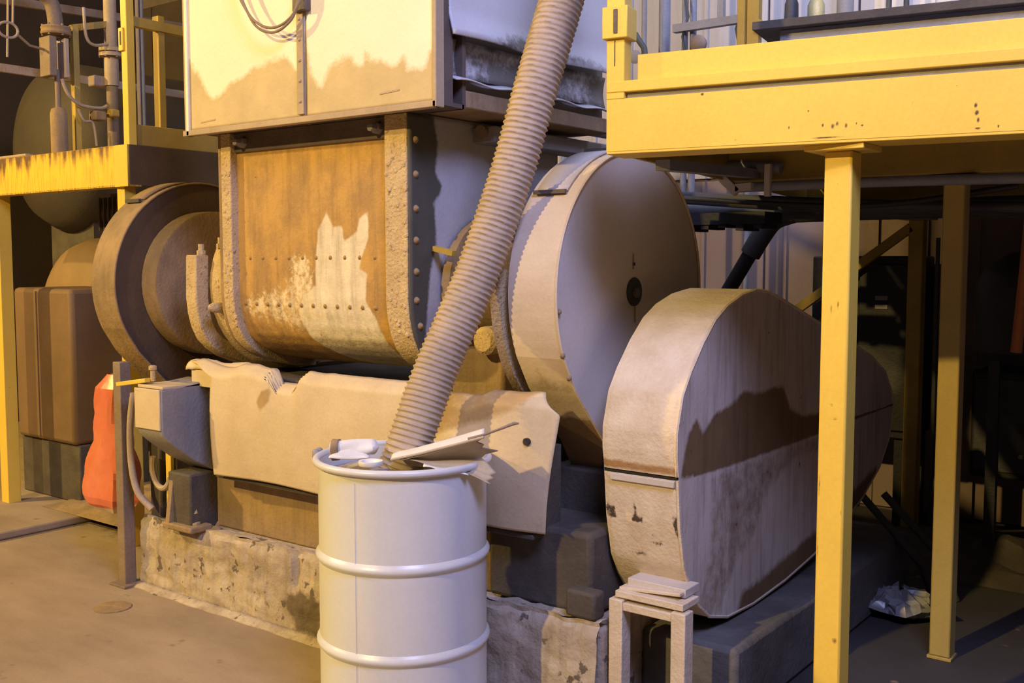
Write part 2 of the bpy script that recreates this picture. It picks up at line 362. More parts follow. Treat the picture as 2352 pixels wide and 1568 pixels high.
MB().grid(side, 60, 60, lambda x, y, z: pm(y, z, ROUGH, 0.03)).build('side_plate', SIDE, T, recalc=False, thick=0.02)
MB().prism(sidepoly, 'x', -3.87, -3.85).build('side_plate', BROWN, T)
MB().box(-3.80, -2.84, 2.945, 2.975, 2.045, 2.13).build('top_flange', DARKTRIM, T, bevel=0.004)
row('bolt', dome(0.017, 0.026, 10), BROWN, T, [(-2.725, 2.955, z) for z in (2.03, 1.90, 1.77, 1.65, 1.53, 1.42)]+[(-2.725, 2.975, 1.32), (-2.725, 3.03, 1.23)])
row('bolt', dome(0.018, 0.028, 10, (-1, 0, 0)), CRUST, T, [(-3.845, 2.945, z) for z in (2.03, 1.93, 1.82, 1.70)])
row('nut', MB().lathe((0, 0, 0), (0, -1, 0), [(.024, 0), (.024, .02), (.016, .024), (.016, .05), (.01, .054)], 6), GREYM, T, [(-3.715, 2.945, 2.085), (-2.895, 2.945, 2.085)])
row('rivet', dome(0.010, 0.008, 8, (0, -1, 0)), RUST, T, [(-3.74+0.073*i, 2.962, 1.385) for i in range(12)]+[(-3.70+0.085*i, 2.96, 1.585) for i in range(10)])
# left end flange, bearing and shaft
RP2 = [p for p in RP if p[1] <= 1.7]; RP2 = [(2.935, 1.60)]+[(y+.01, z-.02) for y, z in RP2 if z < 1.5]
MB().prism(RP2+offs(RP2, 0.07)[::-1], 'x', -4.14, -4.06).build('end_flange', CRUST, T, bevel=0.006)
MB().lathe((-4.06, 3.385, 1.456), (1, 0, 0), [(0.36, 0), (0.40, 0.03), (0.42, 0.10), (0.40, 0.19)], 40).build('end_drum', CRUST, T)
row('bolt', MB().lathe((0, 0, 0), (0, 0, 1), [(.02, 0), (.02, .02), (.013, .022), (.013, .05)], 6), CRUST, T, [(-4.09, 2.985, 1.60), (-3.99, 3.02, 1.63)])
row('bolt', dome(0.026, 0.06, 10, (0, -1, 0)), CRUST, T, [(-3.95, 2.975, 1.36)])
MB().lathe((-5.05, 3.385, 1.456), (1, 0, 0), [(0.055, 0), (0.055, 2.95)], 20).build('shaft', DARKTRIM, T)
# right bearing block seen between hose and flywheel guard
MB().lathe((-2.70, 3.385, 1.456), (1, 0, 0), [(0.30, 0), (0.30, 0.04), (0.20, 0.06), (0.18, 0.16), (0.12, 0.18)], 36).build('bearing_housing', BROWN, T)
row('bolt', dome(0.02, 0.03, 10), CRUST, T, [(-2.66, 3.385+.25*math.cos(a), 1.456+.25*math.sin(a)) for a in [k*PI/5 for k in range(10)]])
MB().lathe((-2.46, 3.12, 1.27), (0, -1, 0), [(0.055, 0), (0.055, 0.06), (0.04, 0.075)], 16).build('bearing_cap', CRUST, T)
MB().box(-2.68, -2.42, 3.12, 3.6, 1.0, 1.23).build('bearing_foot', BROWN, T, bevel=0.015)
MB().bar((-2.70, 3.05, 1.62), (-2.60, 3.05, 1.60), 0.03, 0.02).build('lug', YELO, T)
# horizontal frame rails on the right side, under the white hood
MB().box(-2.74, -2.50, 3.0, 4.0, 2.135, 2.20).build('top_rail', BROWN, T, bevel=0.006)
MB().box(-2.72, -2.60, 3.3, 4.3, 2.045, 2.11).build('side_rail', GREYM, T, bevel=0.006)
MB().lathe((-2.66, 3.28, 2.085), (0, 1, 0), [(0.03, 0), (0.03, 1.2)], 14).build('grease_pipe', PIPE, T)
MB().lathe((-2.62, 3.34, 2.16), (0, 1, 0), [(0.022, 0), (0.022, 1.2)], 14).build('grease_pipe', PIPEB, T)
# dark base under the housing
B = thing('crusher_base_frame', (-3.1, 3.4, 0.335), 'dark grimy steel base frame between the plinth and the crusher', 'frame')
MB().box(-4.02, -2.22, 2.98, 3.9, 0.335, 0.62).build('base_beam', BROWN, B, bevel=0.01)
MB().box(-4.05, -2.30, 3.02, 3.9, 0.62, 1.05).build('core', DKBROWN, B, bevel=0.01)
row('gusset', MB().box(-.012, .012, -.06, .06, 0, .3), DKBROWN, B, [(-3.6+0.25*i, 2.97, 0.62) for i in range(7)])
MB().box(-2.35, -1.90, 2.94, 3.8, 0.345, 0.64).build('foot_beam', DKBROWN, B, bevel=0.02)
MB().box(-1.96, -1.84, 2.87, 2.94, 0.365, 0.46).build('foot_block', DKBROWN, B, bevel=0.012)

# ------------------------------------------------------------------ hopper
H = thing('hopper', (-3.22, 3.3, 2.13), 'cream steel feed hopper box with two dusty front panels', 'hopper')
DUSTP = [(-3.97, 2.5), (-3.91, 2.46), (-3.81, 2.32), (-3.76, 2.27), (-3.66, 2.32), (-3.55, 2.36), (-3.44, 2.39), (-3.3, 2.4), (-3.22, 2.34), (-3.21, 2.52), (-3.165, 2.52), (-3.15, 2.34), (-3.09, 2.25), (-3.05, 2.33), (-2.93, 2.36), (-2.87, 2.31), (-2.85, 2.37), (-2.82, 2.33), (-2.77, 2.32), (-2.68, 2.29), (-2.65, 2.33), (-2.62, 2.27), (-2.55, 2.27), (-2.52, 2.34), (-2.48, 2.45), (-2.44, 2.0), (-4.0, 2.0)]
hm = lambda x, y, z: pm(x, z, DUSTP, 0.045)*(0.72+0.28*min(1, max(0, (2.4-z)/.25)))
def hp(x0, x1, z0, z1):
    return lambda s, u: (x0+s*(x1-x0), 2.828+0.006*math.sin(PI*s)*math.sin(PI*u), z0+u*(z1-z0))
MB().grid(hp(-3.925, -3.178, 2.14, 3.1), 60, 70, hm).build('front_panel', CREAM, H, thick=0.006)
MB().grid(hp(-3.172, -2.50, 2.14, 3.1), 60, 70, hm).build('front_panel', CREAM, H, thick=0.006)
MB().box(-3.215, -3.178, 2.815, 2.826, 2.15, 3.1).build('joint_strip', TRIM, H, bevel=0.002)
MB().box(-3.97, -2.485, 2.815, 2.85, 2.118, 2.142).build('bottom_angle', TRIM, H, bevel=0.003)
MB().box(-2.502, -2.482, 2.815, 2.86, 2.118, 3.1).build('corner_angle', TRIM, H, bevel=0.003)
MB().box(-3.945, -3.925, 2.815, 2.86, 2.118, 3.1).build('corner_angle', CREAM, H, bevel=0.003)
MB().box(-3.975, -3.950, 2.83, 2.86, 2.12, 3.1).build('edge_strip', TRIM, H, bevel=0.003)
MB().box(-3.93, -3.925, 2.86, 3.0, 2.13, 3.1).build('side_panel', DARKTRIM, H)
MB().box(-2.502, -2.494, 2.86, 2.92, 2.13, 3.1).build('side_panel', DARKTRIM, H)
MB().box(-3.93, -2.50, 2.85, 2.99, 2.13, 2.145).build('floor_plate', DARKTRIM, H)
MB().box(-3.93, -2.50, 2.98, 3.0, 2.13, 3.1).build('rear_panel', DARKTRIM, H)
row('rivet', dome(0.007, 0.006, 8, (0, -1, 0)), TRIM, H, [(-3.197, 2.815, 2.2+0.08*i) for i in range(6)])
MB().box(-3.215, -3.14, 2.795, 2.826, 2.545, 2.60).build('latch', DARKTRIM, H, bevel=0.004)
row('dent_lip', MB().bar((-.05, 0, 0), (.05, 0, .006), .004, .006), TRIM, H, [(-2.72, 2.826, 2.19), (-3.8, 2.826, 2.17)])
# loops of cable hanging before the hopper
cb = thing('hanging_cable', (-3.3, 2.74, 2.48), 'thin grey cable hanging in a loop across the hopper front', 'cable')
for k, (dz, dx) in enumerate(((0, 0), (-.018, .012))):
    P = [(-3.60+dx, 2.79, 2.95), (-3.54+dx, 2.78, 2.70), (-3.46+dx, 2.775, 2.575+dz), (-3.38, 2.77, 2.515+dz), (-3.30, 2.77, 2.492+dz), (-3.22-dx, 2.77, 2.505+dz), (-3.165-dx, 2.775, 2.55+dz), (-3.145-dx, 2.78, 2.63), (-3.15-dx, 2.785, 2.95)]
    MB().tube(spline(P, 6), 0.0055, 8).build('strand', PIPE, cb)

# white hood behind / right of the hopper
W = thing('dust_hood', (-3.0, 3.6, 2.2), 'white sheet metal dust hood behind the hopper, right of its front panels', 'hood')
def hood(s, u):
    y = 2.90+s*1.1; z = 2.385+u*0.75
    x = -2.505+0.02*math.sin(s*9+u*3)*(1-u)+(0.03*max(0, (0.12-u)/0.12))
    return (x, y, z)
MB().grid(hood, 60, 30, lambda x, y, z: 0.75*pm(y, z, [(3.05, 2.40), (3.2, 2.43), (3.4, 2.47), (3.5, 2.44), (3.75, 2.43), (4.0, 2.39), (3.2, 2.36)], 0.05)).build('side_sheet', HOOD, W, thick=0.008)
MB().grid(lambda s, u: (-2.53-0.012*math.sin(u*PI), 2.905+s*1.1, 2.25+u*0.135), 30, 6, lambda x, y, z: 0.58+0.25*noise.noise(Vector((y*5, z*5, 0)))).build('recess_band', HOOD, W, thick=0.006)
MB().grid(lambda s, u: (-2.53+0.055*u, 2.92+s*1.1, 2.245-0.018*u+0.006*math.sin(s*23)), 40, 3, lambda x, y, z: 0.25*(1+math.sin(y*14))*.6).build('lower_flange', HOOD, W, thick=0.006)
MB().box(-4.2, -2.54, 3.02, 4.0, 2.2, 4.2).build('inner_box', GREYM, W)  # unseen hood core, enlarged to block lamp light behind the hopper
MB().grid(lambda s, u: (-2.515+0.01*math.sin(u*7), 2.885+0.012*s, 2.24+u*0.9), 2, 12).build('front_lip', HOOD, W, thick=0.006)

# ------------------------------------------------------------------ flywheel guards
def teardrop(cy, cz, r, n=44):
    P = arc(cy, cz, r, 205, -25, n)          # over the top from left to right
    return P+[(cy+0.33, cz-0.38), (cy+0.14, 0.80), (cy+0.02, 0.745), (cy-0.09, 0.745), (cy-0.19, cz-0.56), (cy-0.29, cz-0.455), (cy-0.40, cz-0.335)]
def flyguard(name, x0, x1, label, rimmat, facemat, white=False):
    cy, cz, r = 3.385, 1.456, 0.52
    g = thing(name, ((x0+x1)/2, cy, 0.62), label, 'guard')
    poly = teardrop(cy, cz, r); k = len(poly)
    def ext(s, u):
        i = s*(k); a = int(i) % k; f = i-int(i)
        p, q = poly[a], poly[(a+1) % k]
        return (x0+u*(x1-x0), p[0]+f*(q[0]-p[0]), p[1]+f*(q[1]-p[1]))
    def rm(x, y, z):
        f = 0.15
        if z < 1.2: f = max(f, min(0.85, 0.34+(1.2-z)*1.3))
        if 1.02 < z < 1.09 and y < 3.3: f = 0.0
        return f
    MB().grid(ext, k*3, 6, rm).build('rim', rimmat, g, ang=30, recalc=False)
    def face(s, u):
        p = ext(s, 0); u = u
        return (x1-0.004, cy+(p[1]-cy)*u, cz+(p[2]-cz)*u)
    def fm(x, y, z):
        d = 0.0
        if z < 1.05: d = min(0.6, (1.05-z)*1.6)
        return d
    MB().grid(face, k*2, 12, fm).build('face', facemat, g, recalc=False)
    MB().grid(lambda s, u: (x0+0.004, *face(s, u)[1:]), k*2, 4).build('back_face', facemat, g, recalc=False)
    # narrow lip around the face edge
    lip = [(x1+0.002, p[0]*0.999+cy*.001, p[1]*.999+cz*.001) for p in poly]
    MB().tube(lip, 0.005, 6, closed=True).build('edge_lip', rimmat, g)
    return g, poly
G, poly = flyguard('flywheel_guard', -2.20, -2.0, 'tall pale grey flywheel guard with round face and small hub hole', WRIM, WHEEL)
MB().lathe((-2.003, 3.385, 1.456), (1, 0, 0), [(0.054, 0), (0.054, 0.003), (0.046, 0.004)], 24).build('hub_hole', BLACK, G)
MB().lathe((-2.0, 3.39, 1.452), (1, 0, 0), [(0.018, 0), (0.018, 0.012), (0.008, 0.014)], 14).build('shaft_end', DARKTRIM, G)
row('drip', MB().box(0, .001, -.0025, .0025, -.06, 0), BROWN, G, [(-2.0005, 3.39, 1.40), (-2.0005, 3.375, 1.60)])
MB().lathe((-2.0, 3.378, 1.56), (1, 0, 0), [(0.008, 0), (0.006, 0.003)], 8).build('grease_hole', BLACK, G)
# hatch plate over the rim
hp_ = arc(3.385, 1.456, 0.526, 137, 100, 10)
MB().grid(lambda s, u: (-2.175+u*0.13, hp_[min(10, int(s*10+.001))][0], hp_[min(10, int(s*10+.001))][1]), 10, 2).build('hatch', WHEEL, G, thick=0.008)
for a in (138, 99):
    y, z = arc(3.385, 1.456, 0.532, a, a, 1)[0]
    MB().bar((-2.18, y, z), (-2.045, y, z), 0.012, 0.014).build('hatch_hinge', DARKTRIM, G)
row('edge_bolt', dome(0.011, 0.012, 8), BROWN, G, [(-2.0, 2.882, 1.40), (-2.0, 2.905, 1.25), (-2.0, 2.945, 1.17)])
# second, inner flange (yellowish edge left of the guard)
fp = arc(3.385, 1.456, 0.525, 170, 235, 24)
MB().prism(fp+arc(3.385, 1.456, 0.40, 235, 170, 24), 'x', -2.275, -2.235).build('inner_flange', CRUST, G)
MB().box(-2.26, -1.98, 3.2, 3.6, 0.62, 0.80).build('guard_foot', DKBROWN, G, bevel=0.01)

G2, poly2 = flyguard('flywheel_guard', -4.82, -4.62, 'brown dusty flywheel guard left of the crusher, beside the left platform', BROWN, WARMDK)
MB().lathe((-4.62, 3.385, 1.456), (1, 0, 0), [(0.37, 0), (0.372, 0.06), (0.37, 0.12), (0.35, 0.125), (0.06, 0.10)], 48).build('drive_pulley', BROWN, G2)
y, z = arc(3.385, 1.456, 0.532, 128, 128, 1)[0]
MB().bar((-4.80, y, z), (-4.68, y, z), 0.014, 0.018).build('hatch_hinge', DKBROWN, G2)
hq = arc(3.385, 1.456, 0.527, 126, 96, 8)
MB().grid(lambda s, u: (-4.80+u*0.13, hq[min(8, int(s*8+.001))][0], hq[min(8, int(s*8+.001))][1]), 8, 2).build('hatch', BROWN, G2, thick=0.008)
MB().box(-4.80, -4.64, 3.2, 3.6, 0.35, 0.80).build('guard_foot', DKBROWN, G2, bevel=0.01)

# ------------------------------------------------------------------ belt guard
GU = [(2.995, 0.868), (2.985, 0.94), (2.985, 1.01), (3.02, 1.13), (3.075, 1.205), (3.16, 1.295), (3.25, 1.37), (3.34, 1.415), (3.46, 1.45), (3.58, 1.465), (3.70, 1.455), (3.85, 1.415), (4.05, 1.36), (4.3, 1.29), (4.6, 1.21), (4.9, 1.12), (5.08, 1.04), (5.18, 0.94), (5.22, 0.868)]
GL = [(5.22, 0.855), (5.17, 0.70), (5.04, 0.58), (4.8, 0.47), (4.5, 0.39), (4.2, 0.335), (3.9, 0.30), (3.6, 0.285), (3.38, 0.295), (3.24, 0.335), (3.15, 0.40), (3.09, 0.475), (3.045, 0.555), (3.012, 0.70), (2.997, 0.855)]
X0, X1 = -1.885, -1.60
BG = thing('belt_guard', (-1.74, 3.9, 0.28), 'stained white drive belt guard in two shells beside the yellow column', 'guard')
G1m = [(3.05, 1.0), (3.12, 1.06), (3.17, 1.0), (3.25, 1.05), (3.38, 1.07), (3.49, 1.11), (3.60, 1.09), (3.68, 1.09), (3.76, 1.1), (3.85, 1.09), (3.92, 1.0), (4.05, 0.95), (4.3, 0.94), (4.6, .9), (4.6, 0.84), (3.0, 0.85)]
G2m = [(3.20, 0.87), (4.4, 0.87), (4.41, 0.70), (4.0, 0.75), (3.78, 0.68), (3.63, 0.52), (3.48, 0.46), (3.35, 0.30), (3.10, 0.25), (3.10, 0.42), (3.20, 0.55)]
G3m = [(3.4, 0.20), (3.5, 0.36), (3.7, 0.37), (3.9, 0.40), (4.3, 0.45), (5, .6), (5, .2)]
def gmask(x, y, z): return max(0.8*pm(y, z, G1m, 0.03), 0.48*pm(y, z, G2m, 0.06), 0.9*pm(y, z, G3m, 0.05), 0.9 if abs(z-0.862) < 0.006 and y > 3.1 else 0)
def rimmask(x, y, z): 
    return max(0.0, 0.75-abs(z-0.885)/0.05) if y < 3.3 else (0.9 if z < .6 and y > 3.3 else 0)
SCR = [[(-1.885, .755), (-1.845, .73), (-1.84, .70), (-1.86, .69), (-1.885, .70)], [(-1.778, .775), (-1.768, .78), (-1.758, .72), (-1.735, .71), (-1.735, .69), (-1.785, .69), (-1.785, .705), (-1.772, .715)],
       [(-1.63, .72), (-1.60, .74), (-1.60, .64), (-1.615, .66)], [(-1.84, .585), (-1.72, .565), (-1.72, .578), (-1.84, .595)], [(-1.74, .63), (-1.67, .62), (-1.67, .63), (-1.74, .637)]]
def rimmask2(x, y, z): return max(0.75*pm(x, z, q, 0.008) for q in SCR) if y < 3.3 and z < .85 else 0.0
def shell(nm, P, zc):
    k = len(P)-1
    def rimf(s, u):
        i = min(int(s*k), k-1); f = s*k-i; p, q = P[i], P[i+1]
        y, z = p[0]+f*(q[0]-p[0]), p[1]+f*(q[1]-p[1])
        b = 0.0
        if 0.05 < u < 0.95: b = 0.004
        d = Vector((y-3.9, z-zc)).normalized()*b
        return (X0+u*(X1-X0), y+d.x, z+d.y)
    r_ = MB().grid(rimf, k*6, 36, rimmask, rimmask2).build('rim', GRIM, BG, recalc=False, ang=50)
    r_['label'] = nm+' shell rim'
    def facef(xx):
        def f_(s, u):
            p = rimf(s, 0); return (xx, 3.9+(p[1]-3.9)*u if False else p[1], 0.862+(p[2]-0.862)*u)
        return f_
    f1 = MB().grid(facef(X1), k*6, 24, gmask).build('side_face', GUARD, BG, recalc=False); f1['label'] = nm+' shell side'
    MB().grid(facef(X0), k*6, 4).build('side_face', GUARD, BG, recalc=False)
    MB().tube([(X1-.003, *rimf(i/(k*3), 0)[1:]) for i in range(k*3+1)], 0.007, 6).build('weld_bead', GRIM, BG)
shell('upper', GU, 0.9); shell('lower', GL, 0.8)
MB().box(X0+.004, X1-.004, 3.0, 5.2, 0.854, 0.870).build('seam_gasket', BLACK, BG)
MB().bar((X0+.03, 2.99, 0.842), (X1-.01, 2.99, 0.842), 0.012, 0.022).build('seam_flange', WHEEL, BG, bevel=.002)
# stand in front
ST = thing('support_stand', (-1.71, 2.93, 0), 'white painted steel stand with two legs under the belt guard', 'stand')
for x in (-1.793, -1.558):
    MB().box(x-.026, x+.026, 2.925, 2.985, 0.0, 0.44).build('leg', GRIM, ST, bevel=.004)
MB().box(-1.767, -1.584, 2.93, 2.975, 0.405, 0.432).build('crossbar', GRIM, ST, bevel=.003)
MB().box(-1.80, -1.545, 2.935, 3.05, 0.445, 0.468).build('top_plate', GRIM, ST, bevel=.003)
MB().bar((-1.80, 2.99, 0.468), (-1.57, 2.99, 0.488), 0.06, 0.012).build('shim_plate', GRIM, ST, bevel=.003)
MB().box(-1.785, -1.565, 2.99, 3.09, 0.47, 0.50).build('bracket', WHEEL, ST, bevel=.003)
row('foot_pad', MB().box(-.05, .05, -.05, .05, 0, .012), GREYM, ST, [(-1.793, 2.955, 0), (-1.558, 2.955, 0)])

# ------------------------------------------------------------------ sheet metal deflector
D = thing('deflector_sheet', (-3.0, 2.86, 0.62), 'large bent tan sheet metal deflector leaning along the plinth behind the drum', 'sheet')
def dtop(x):
    z = 1.113
    if -3.46 < x < -3.27: z -= 0.055*min(1, min(x+3.46, -3.27-x)/0.03)
    if x < -3.5: z += 0.012*math.sin(x*17)
    if -2.62 < x < -2.28: z -= 0.025*min(1, min(x+2.62, -2.28-x)/0.06)
    return z+0.006*noise.noise(Vector((x*14, 0, 0)))
def dsheet(s, u):
    xl = -3.845-0.22*max(0, (u-0.90)/0.10); 
    xr = -2.055+0.055*min(1, u/0.86)-(0.08*(u-0.86)/0.14 if u > 0.86 else 0)
    x = xl+s*(xr-xl); zt = dtop(x); zb = 0.622+0.008*math.sin(x*5)
    z = zb+u*(zt-zb)
    y = 2.852-0.020*math.sin(PI*u)+0.055*max(0, (u-0.9)/0.1)**2+0.012*noise.noise(Vector((x*2.5, z*3, 3)))
    if x > -2.22: y += 0.35*(x+2.22)**2*2.0+0.10*(x+2.22)
    return (x, y, z)
DK = [(-2.60, 0.86), (-2.50, 0.92), (-2.34, 0.98), (-2.2, 1.02), (-2.13, 1.05), (-2.06, 1.14), (-2.7, 1.14), (-2.7, 0.9)]
def dmask(x, y, z):
    a = 0.62*pm(x, z, DK, 0.03); b = 0.75*pm(x, z, [(-3.50, 1.03), (-3.43, 1.05), (-3.44, 0.98), (-3.50, 0.93), (-3.53, 0.97)], 0.02)
    c = 0.35 if z < 0.70+0.03*math.sin(x*8) else 0.12
    return max(a, b, c)
MB().grid(dsheet, 150, 60, dmask).build('sheet', SHEET, D, recalc=False, thick=0.006)
MB().lathe((-2.105, 2.875, 0.952), (0, -1, 0), [(0.013, 0), (0.013, 0.034)], 16).build('bolt_hole', BLACK, D)
def lipf(s, u):
    x = -4.09+0.50*s; a = u*2.4
    return (x, 2.90+0.045-0.045*math.cos(a)-(.012 if s < .12 else 0)+.004*math.sin(s*30), 1.072+0.042*math.sin(a)+0.006*math.sin(s*11)+.004*noise.noise(Vector((s*20, 0, 0))))
MB().grid(lipf, 30, 8, dmask).build('rolled_lip', SHEET, D, thick=0.006)
MB().box(-4.06, -3.86, 2.895, 2.902, 1.0, 1.075).build('lip_bracket', SHEET, D, bevel=.002)
MB().box(-3.87, -2.1, 2.875, 2.98, 0.600, 0.618).build('support_ledge', DKBROWN, D, bevel=.004)

# end box at the left of the deflector
E_ = thing('bearing_end_box', (-4.1, 2.83, 0.335), 'grey boxy steel end cover at the left end of the deflector', 'cover')
pe = [(2.692, 1.0), (2.97, 1.028), (2.97, 0.60), (2.86, 0.66), (2.75, 0.745), (2.70, 0.79), (2.692, 0.82)]
MB().prism(pe, 'x', -4.19, -4.0).build('shell', GREYM, E_, bevel=.006)
MB().box(-4.195, -4.004, 2.684, 2.692, 0.82, 1.002).build('front_plate', SHEET, E_, bevel=.003)
MB().box(-4.19, -4.0, 2.70, 2.97, 1.002, 1.016).build('lid', SHEET, E_, bevel=.003)
MB().bar((-4.34, 2.70, 1.005), (-4.14, 2.72, 1.035), 0.035, 0.02).build('yellow_bar', YEL, E_, bevel=.003)
MB().lathe((-4.13, 2.74, 1.03), (0, 0, 1), [(.011, 0), (.011, .05), (.018, .052), (.018, .068), (.008, .072)], 10).build('bolt', CRUST, E_)
MB().box(-4.17, -4.0, 2.83, 3.0, 0.335, 0.60).build('pedestal', DKBROWN, E_, bevel=.01)  # dark colour carries the shade under the end box
MB().prism([(2.80, 0.335), (2.90, 0.335), (2.86, 0.56), (2.83, 0.56)], 'x', -4.16, -4.13).build('web', BROWN, E_, bevel=.003)
MB().box(-4.18, -3.96, 2.80, 2.92, 0.335, 0.365).build('foot', BROWN, E_, bevel=.008)
MB().lathe((-4.02, 2.86, 0.365), (0, 0, 1), [(.03, 0), (.03, .01), (.018, .012), (.018, .05), (.023, .052), (.02, .075)], 10).build('anchor_bolt', CRUST, E_)
# pipework left of it
o = MB().tube(spline([(-4.38, 2.80, 0.95), (-4.40, 2.79, 0.80), (-4.40, 2.79, 0.62), (-4.37, 2.80, 0.48), (-4.30, 2.83, 0.40)], 6), 0.016, 10).build('flexible_conduit', PIPEL)
tag(o, 'pale flexible conduit hanging down beside the grey post', 'conduit')
o = MB().tube([(-4.26+0.075*math.cos(k*PI/14), 2.86, 0.60+0.10*math.sin(k*PI/14)) for k in range(12, 27)], 0.014, 8).build('curved_pipe', PIPEL)
tag(o, 'short curved pipe bend beside the yellow upright below the end box', 'pipe')
o = MB().box(-4.235, -4.195, 2.865, 2.885, 0.335, 0.70).build('yellow_upright', YEL, bevel=.003)
tag(o, 'narrow yellow upright bar under the left end box', 'bar')
o = MB().box(-4.42, -4.33, 2.90, 2.99, 0.335, 0.85).build('cable_box', DKBROWN, bevel=.01)
tag(o, 'dark grey box standing on the plinth behind the grey post', 'box')
P_ = thing('grey_post', (-4.50, 2.82, 0), 'thin grey brown steel post standing at the left plinth corner', 'post')
MB().box(-4.535, -4.475, 2.79, 2.85, 0.0, 1.09).build('post', PIPE, P_, bevel=.004)
MB().box(-4.57, -4.44, 2.76, 2.88, 0.0, 0.012).build('base_plate', PIPE, P_, bevel=.002)

# red plastic bag hanging behind the post
def bag(s, u):
    z = 0.30+0.70*u; a = 2*PI*s
    wx = 0.205-0.10*u+0.02*math.sin(u*7); wy = 0.09-0.045*u
    if u < 0.06: wx *= 0.75+u*4; wy *= 0.6+u*6
    if u > 0.9: wx *= 1-(u-.9)*6; wy *= 1-(u-.9)*6
    k = 1+0.28*noise.noise(Vector((math.cos(a)*1.8, math.sin(a)*1.8, u*3)))+0.30*abs(noise.noise(Vector((math.cos(a)*3, math.sin(a)*3, u*4.5))))-.08
    return (-4.84+0.05*u+wx*k*math.cos(a), 2.95+wy*k*math.sin(a), z)
BGm = lambda x, y, z: pm(x, z, [(-5.0, .28), (-4.5, .28), (-4.5, .42), (-4.62, .35), (-4.8, .315), (-5.0, .315)], .015)
bgm = MB().grid(bag, 26, 20, BGm).build('plastic_bag', REDBAG, recalc=False, ang=14)
tag(bgm, 'crumpled red plastic bag hanging behind the grey post', 'bag')
o = MB().tube([(-4.71, 2.95, 0.95), (-4.65, 2.90, 1.02), (-4.53, 2.855, 1.05)], 0.006, 6).build('tie_strap', REDBAG, bgm) if False else None
st_ = MB().tube([(-4.78, 2.95, 0.96), (-4.68, 2.90, 1.02), (-4.53, 2.852, 1.05)], 0.006, 6).build('strap', REDBAG, bgm)

# ------------------------------------------------------------------ steel drum with hose
DX, DY = -2.385, 2.525
DR = thing('steel_drum', (DX, DY, 0), 'white painted steel drum with two rolling hoops in the foreground', 'drum')
R0 = 0.281
def lt(name, prof, mat, seg=72, caps=False, ang=40):
    return MB().lathe((DX, DY, 0), (0, 0, 1), prof, seg, caps).build(name, mat, DR, ang=ang, recalc=False)
lt('shell', [(R0-.01, 0.0), (R0+.004, 0.004), (R0+.004, 0.02), (R0, 0.03), (R0, 0.30), (R0, 0.60), (R0, 0.909), (R0-.006, 0.909), (R0-.006, 0.02)], WHITE)
def hoop(z): return [(R0-.001, z-.022), (R0+.004, z-.014), (R0+.010, z-.006), (R0+.011, z), (R0+.010, z+.006), (R0+.004, z+.014), (R0-.001, z+.022)]
lt('hoop', hoop(0.315), WHITE); lt('hoop', hoop(0.605), WHITE)
lt('bottom', [(0.001, 0.015), (R0-.004, 0.015)], WHITE)
MB().tube([(DX+(R0+.006)*math.cos(2*PI*k/72), DY+(R0+.006)*math.sin(2*PI*k/72), 0.914) for k in range(72)], 0.0125, 12, closed=True).build('clamp_ring', WHITE, DR)
a0 = math.radians(202)
for da, nm in ((0.0, 'ring_lug'), (0.09, 'ring_lug')):
    x, y = DX+(R0+.025)*math.cos(a0+da), DY+(R0+.025)*math.sin(a0+da)
    MB().lathe((x, y, 0.896), (0, 0, 1), [(.011, 0), (.013, .008), (.013, .03), (.008, .036)], 10).build(nm, GREYM, DR)
MB().bar((DX+(R0+.03)*math.cos(a0-.05), DY+(R0+.03)*math.sin(a0-.05), .904), (DX+(R0+.03)*math.cos(a0+.13), DY+(R0+.03)*math.sin(a0+.13), .904), .008, .008).build('ring_bolt', GREYM, DR)
MB().tube([(DX+(R0+.0005)*math.cos(math.radians(-79)), DY+(R0+.0005)*math.sin(math.radians(-79)), z) for z in (0.03, 0.88)], 0.0012, 6).build('seam', WHITE, DR)
PW = MB().lathe((DX, DY, 0.865), (0, 0, 1), [(R0-.008, 0), (0.2, .012), (0.10, 0.02), (.001, .02)], 40, caps=False)
PW.v = [(x, y, z+.012*noise.noise(Vector((x*14, y*14, 0)))) for x, y, z in PW.v]
o = PW.build('dust_fill', DUST); tag(o, 'grey brown dust filling the open white drum', 'dust'); o['kind'] = 'stuff'

HP = [(-2.40, 2.525, 0.86), (-2.378, 2.54, 0.935), (-2.363, 2.573, 1.028), (-2.336, 2.649, 1.216), (-2.264, 2.772, 1.525), (-2.194, 2.87, 1.854), (-2.139, 2.941, 2.16), (-2.093, 3.031, 2.471), (-2.067, 3.099, 2.703), (-2.055, 3.174, 2.986)]
SP = spline(HP, 90)
ln = [0.0]
for i in range(1, len(SP)): ln.append(ln[-1]+(SP[i]-SP[i-1]).length)
mbh = MB(); seg = 36; u_ = None; nrings = len(SP)
for i, p in enumerate(SP):
    d = (SP[min(i+1, nrings-1)]-SP[max(i-1, 0)]).normalized()
    if u_ is None: u_ = d.orthogonal().normalized()
    u_ = (u_-d*u_.dot(d)).normalized(); v_ = d.cross(u_)
    for j in range(seg):
        th = 2*PI*j/seg
        ph = ln[i]/0.0192*2*PI-th
        c_ = (0.5+0.5*math.cos(ph))**2.2
        r_ = 0.0725+0.0065*c_+0.0012*noise.noise(Vector((ln[i]*9, math.cos(th), math.sin(th))))
        mbh.v.append(tuple(p+(u_*math.cos(th)+v_*math.sin(th))*r_))
for i in range(nrings-1):
    for j in range(seg):
        mbh.f.append((i*seg+j, i*seg+(j+1) % seg, (i+1)*seg+(j+1) % seg, (i+1)*seg+j))
o = mbh.build('suction_hose', HOSE, recalc=False, ang=80)
tag(o, 'dusty corrugated grey suction hose rising from the drum', 'hose')

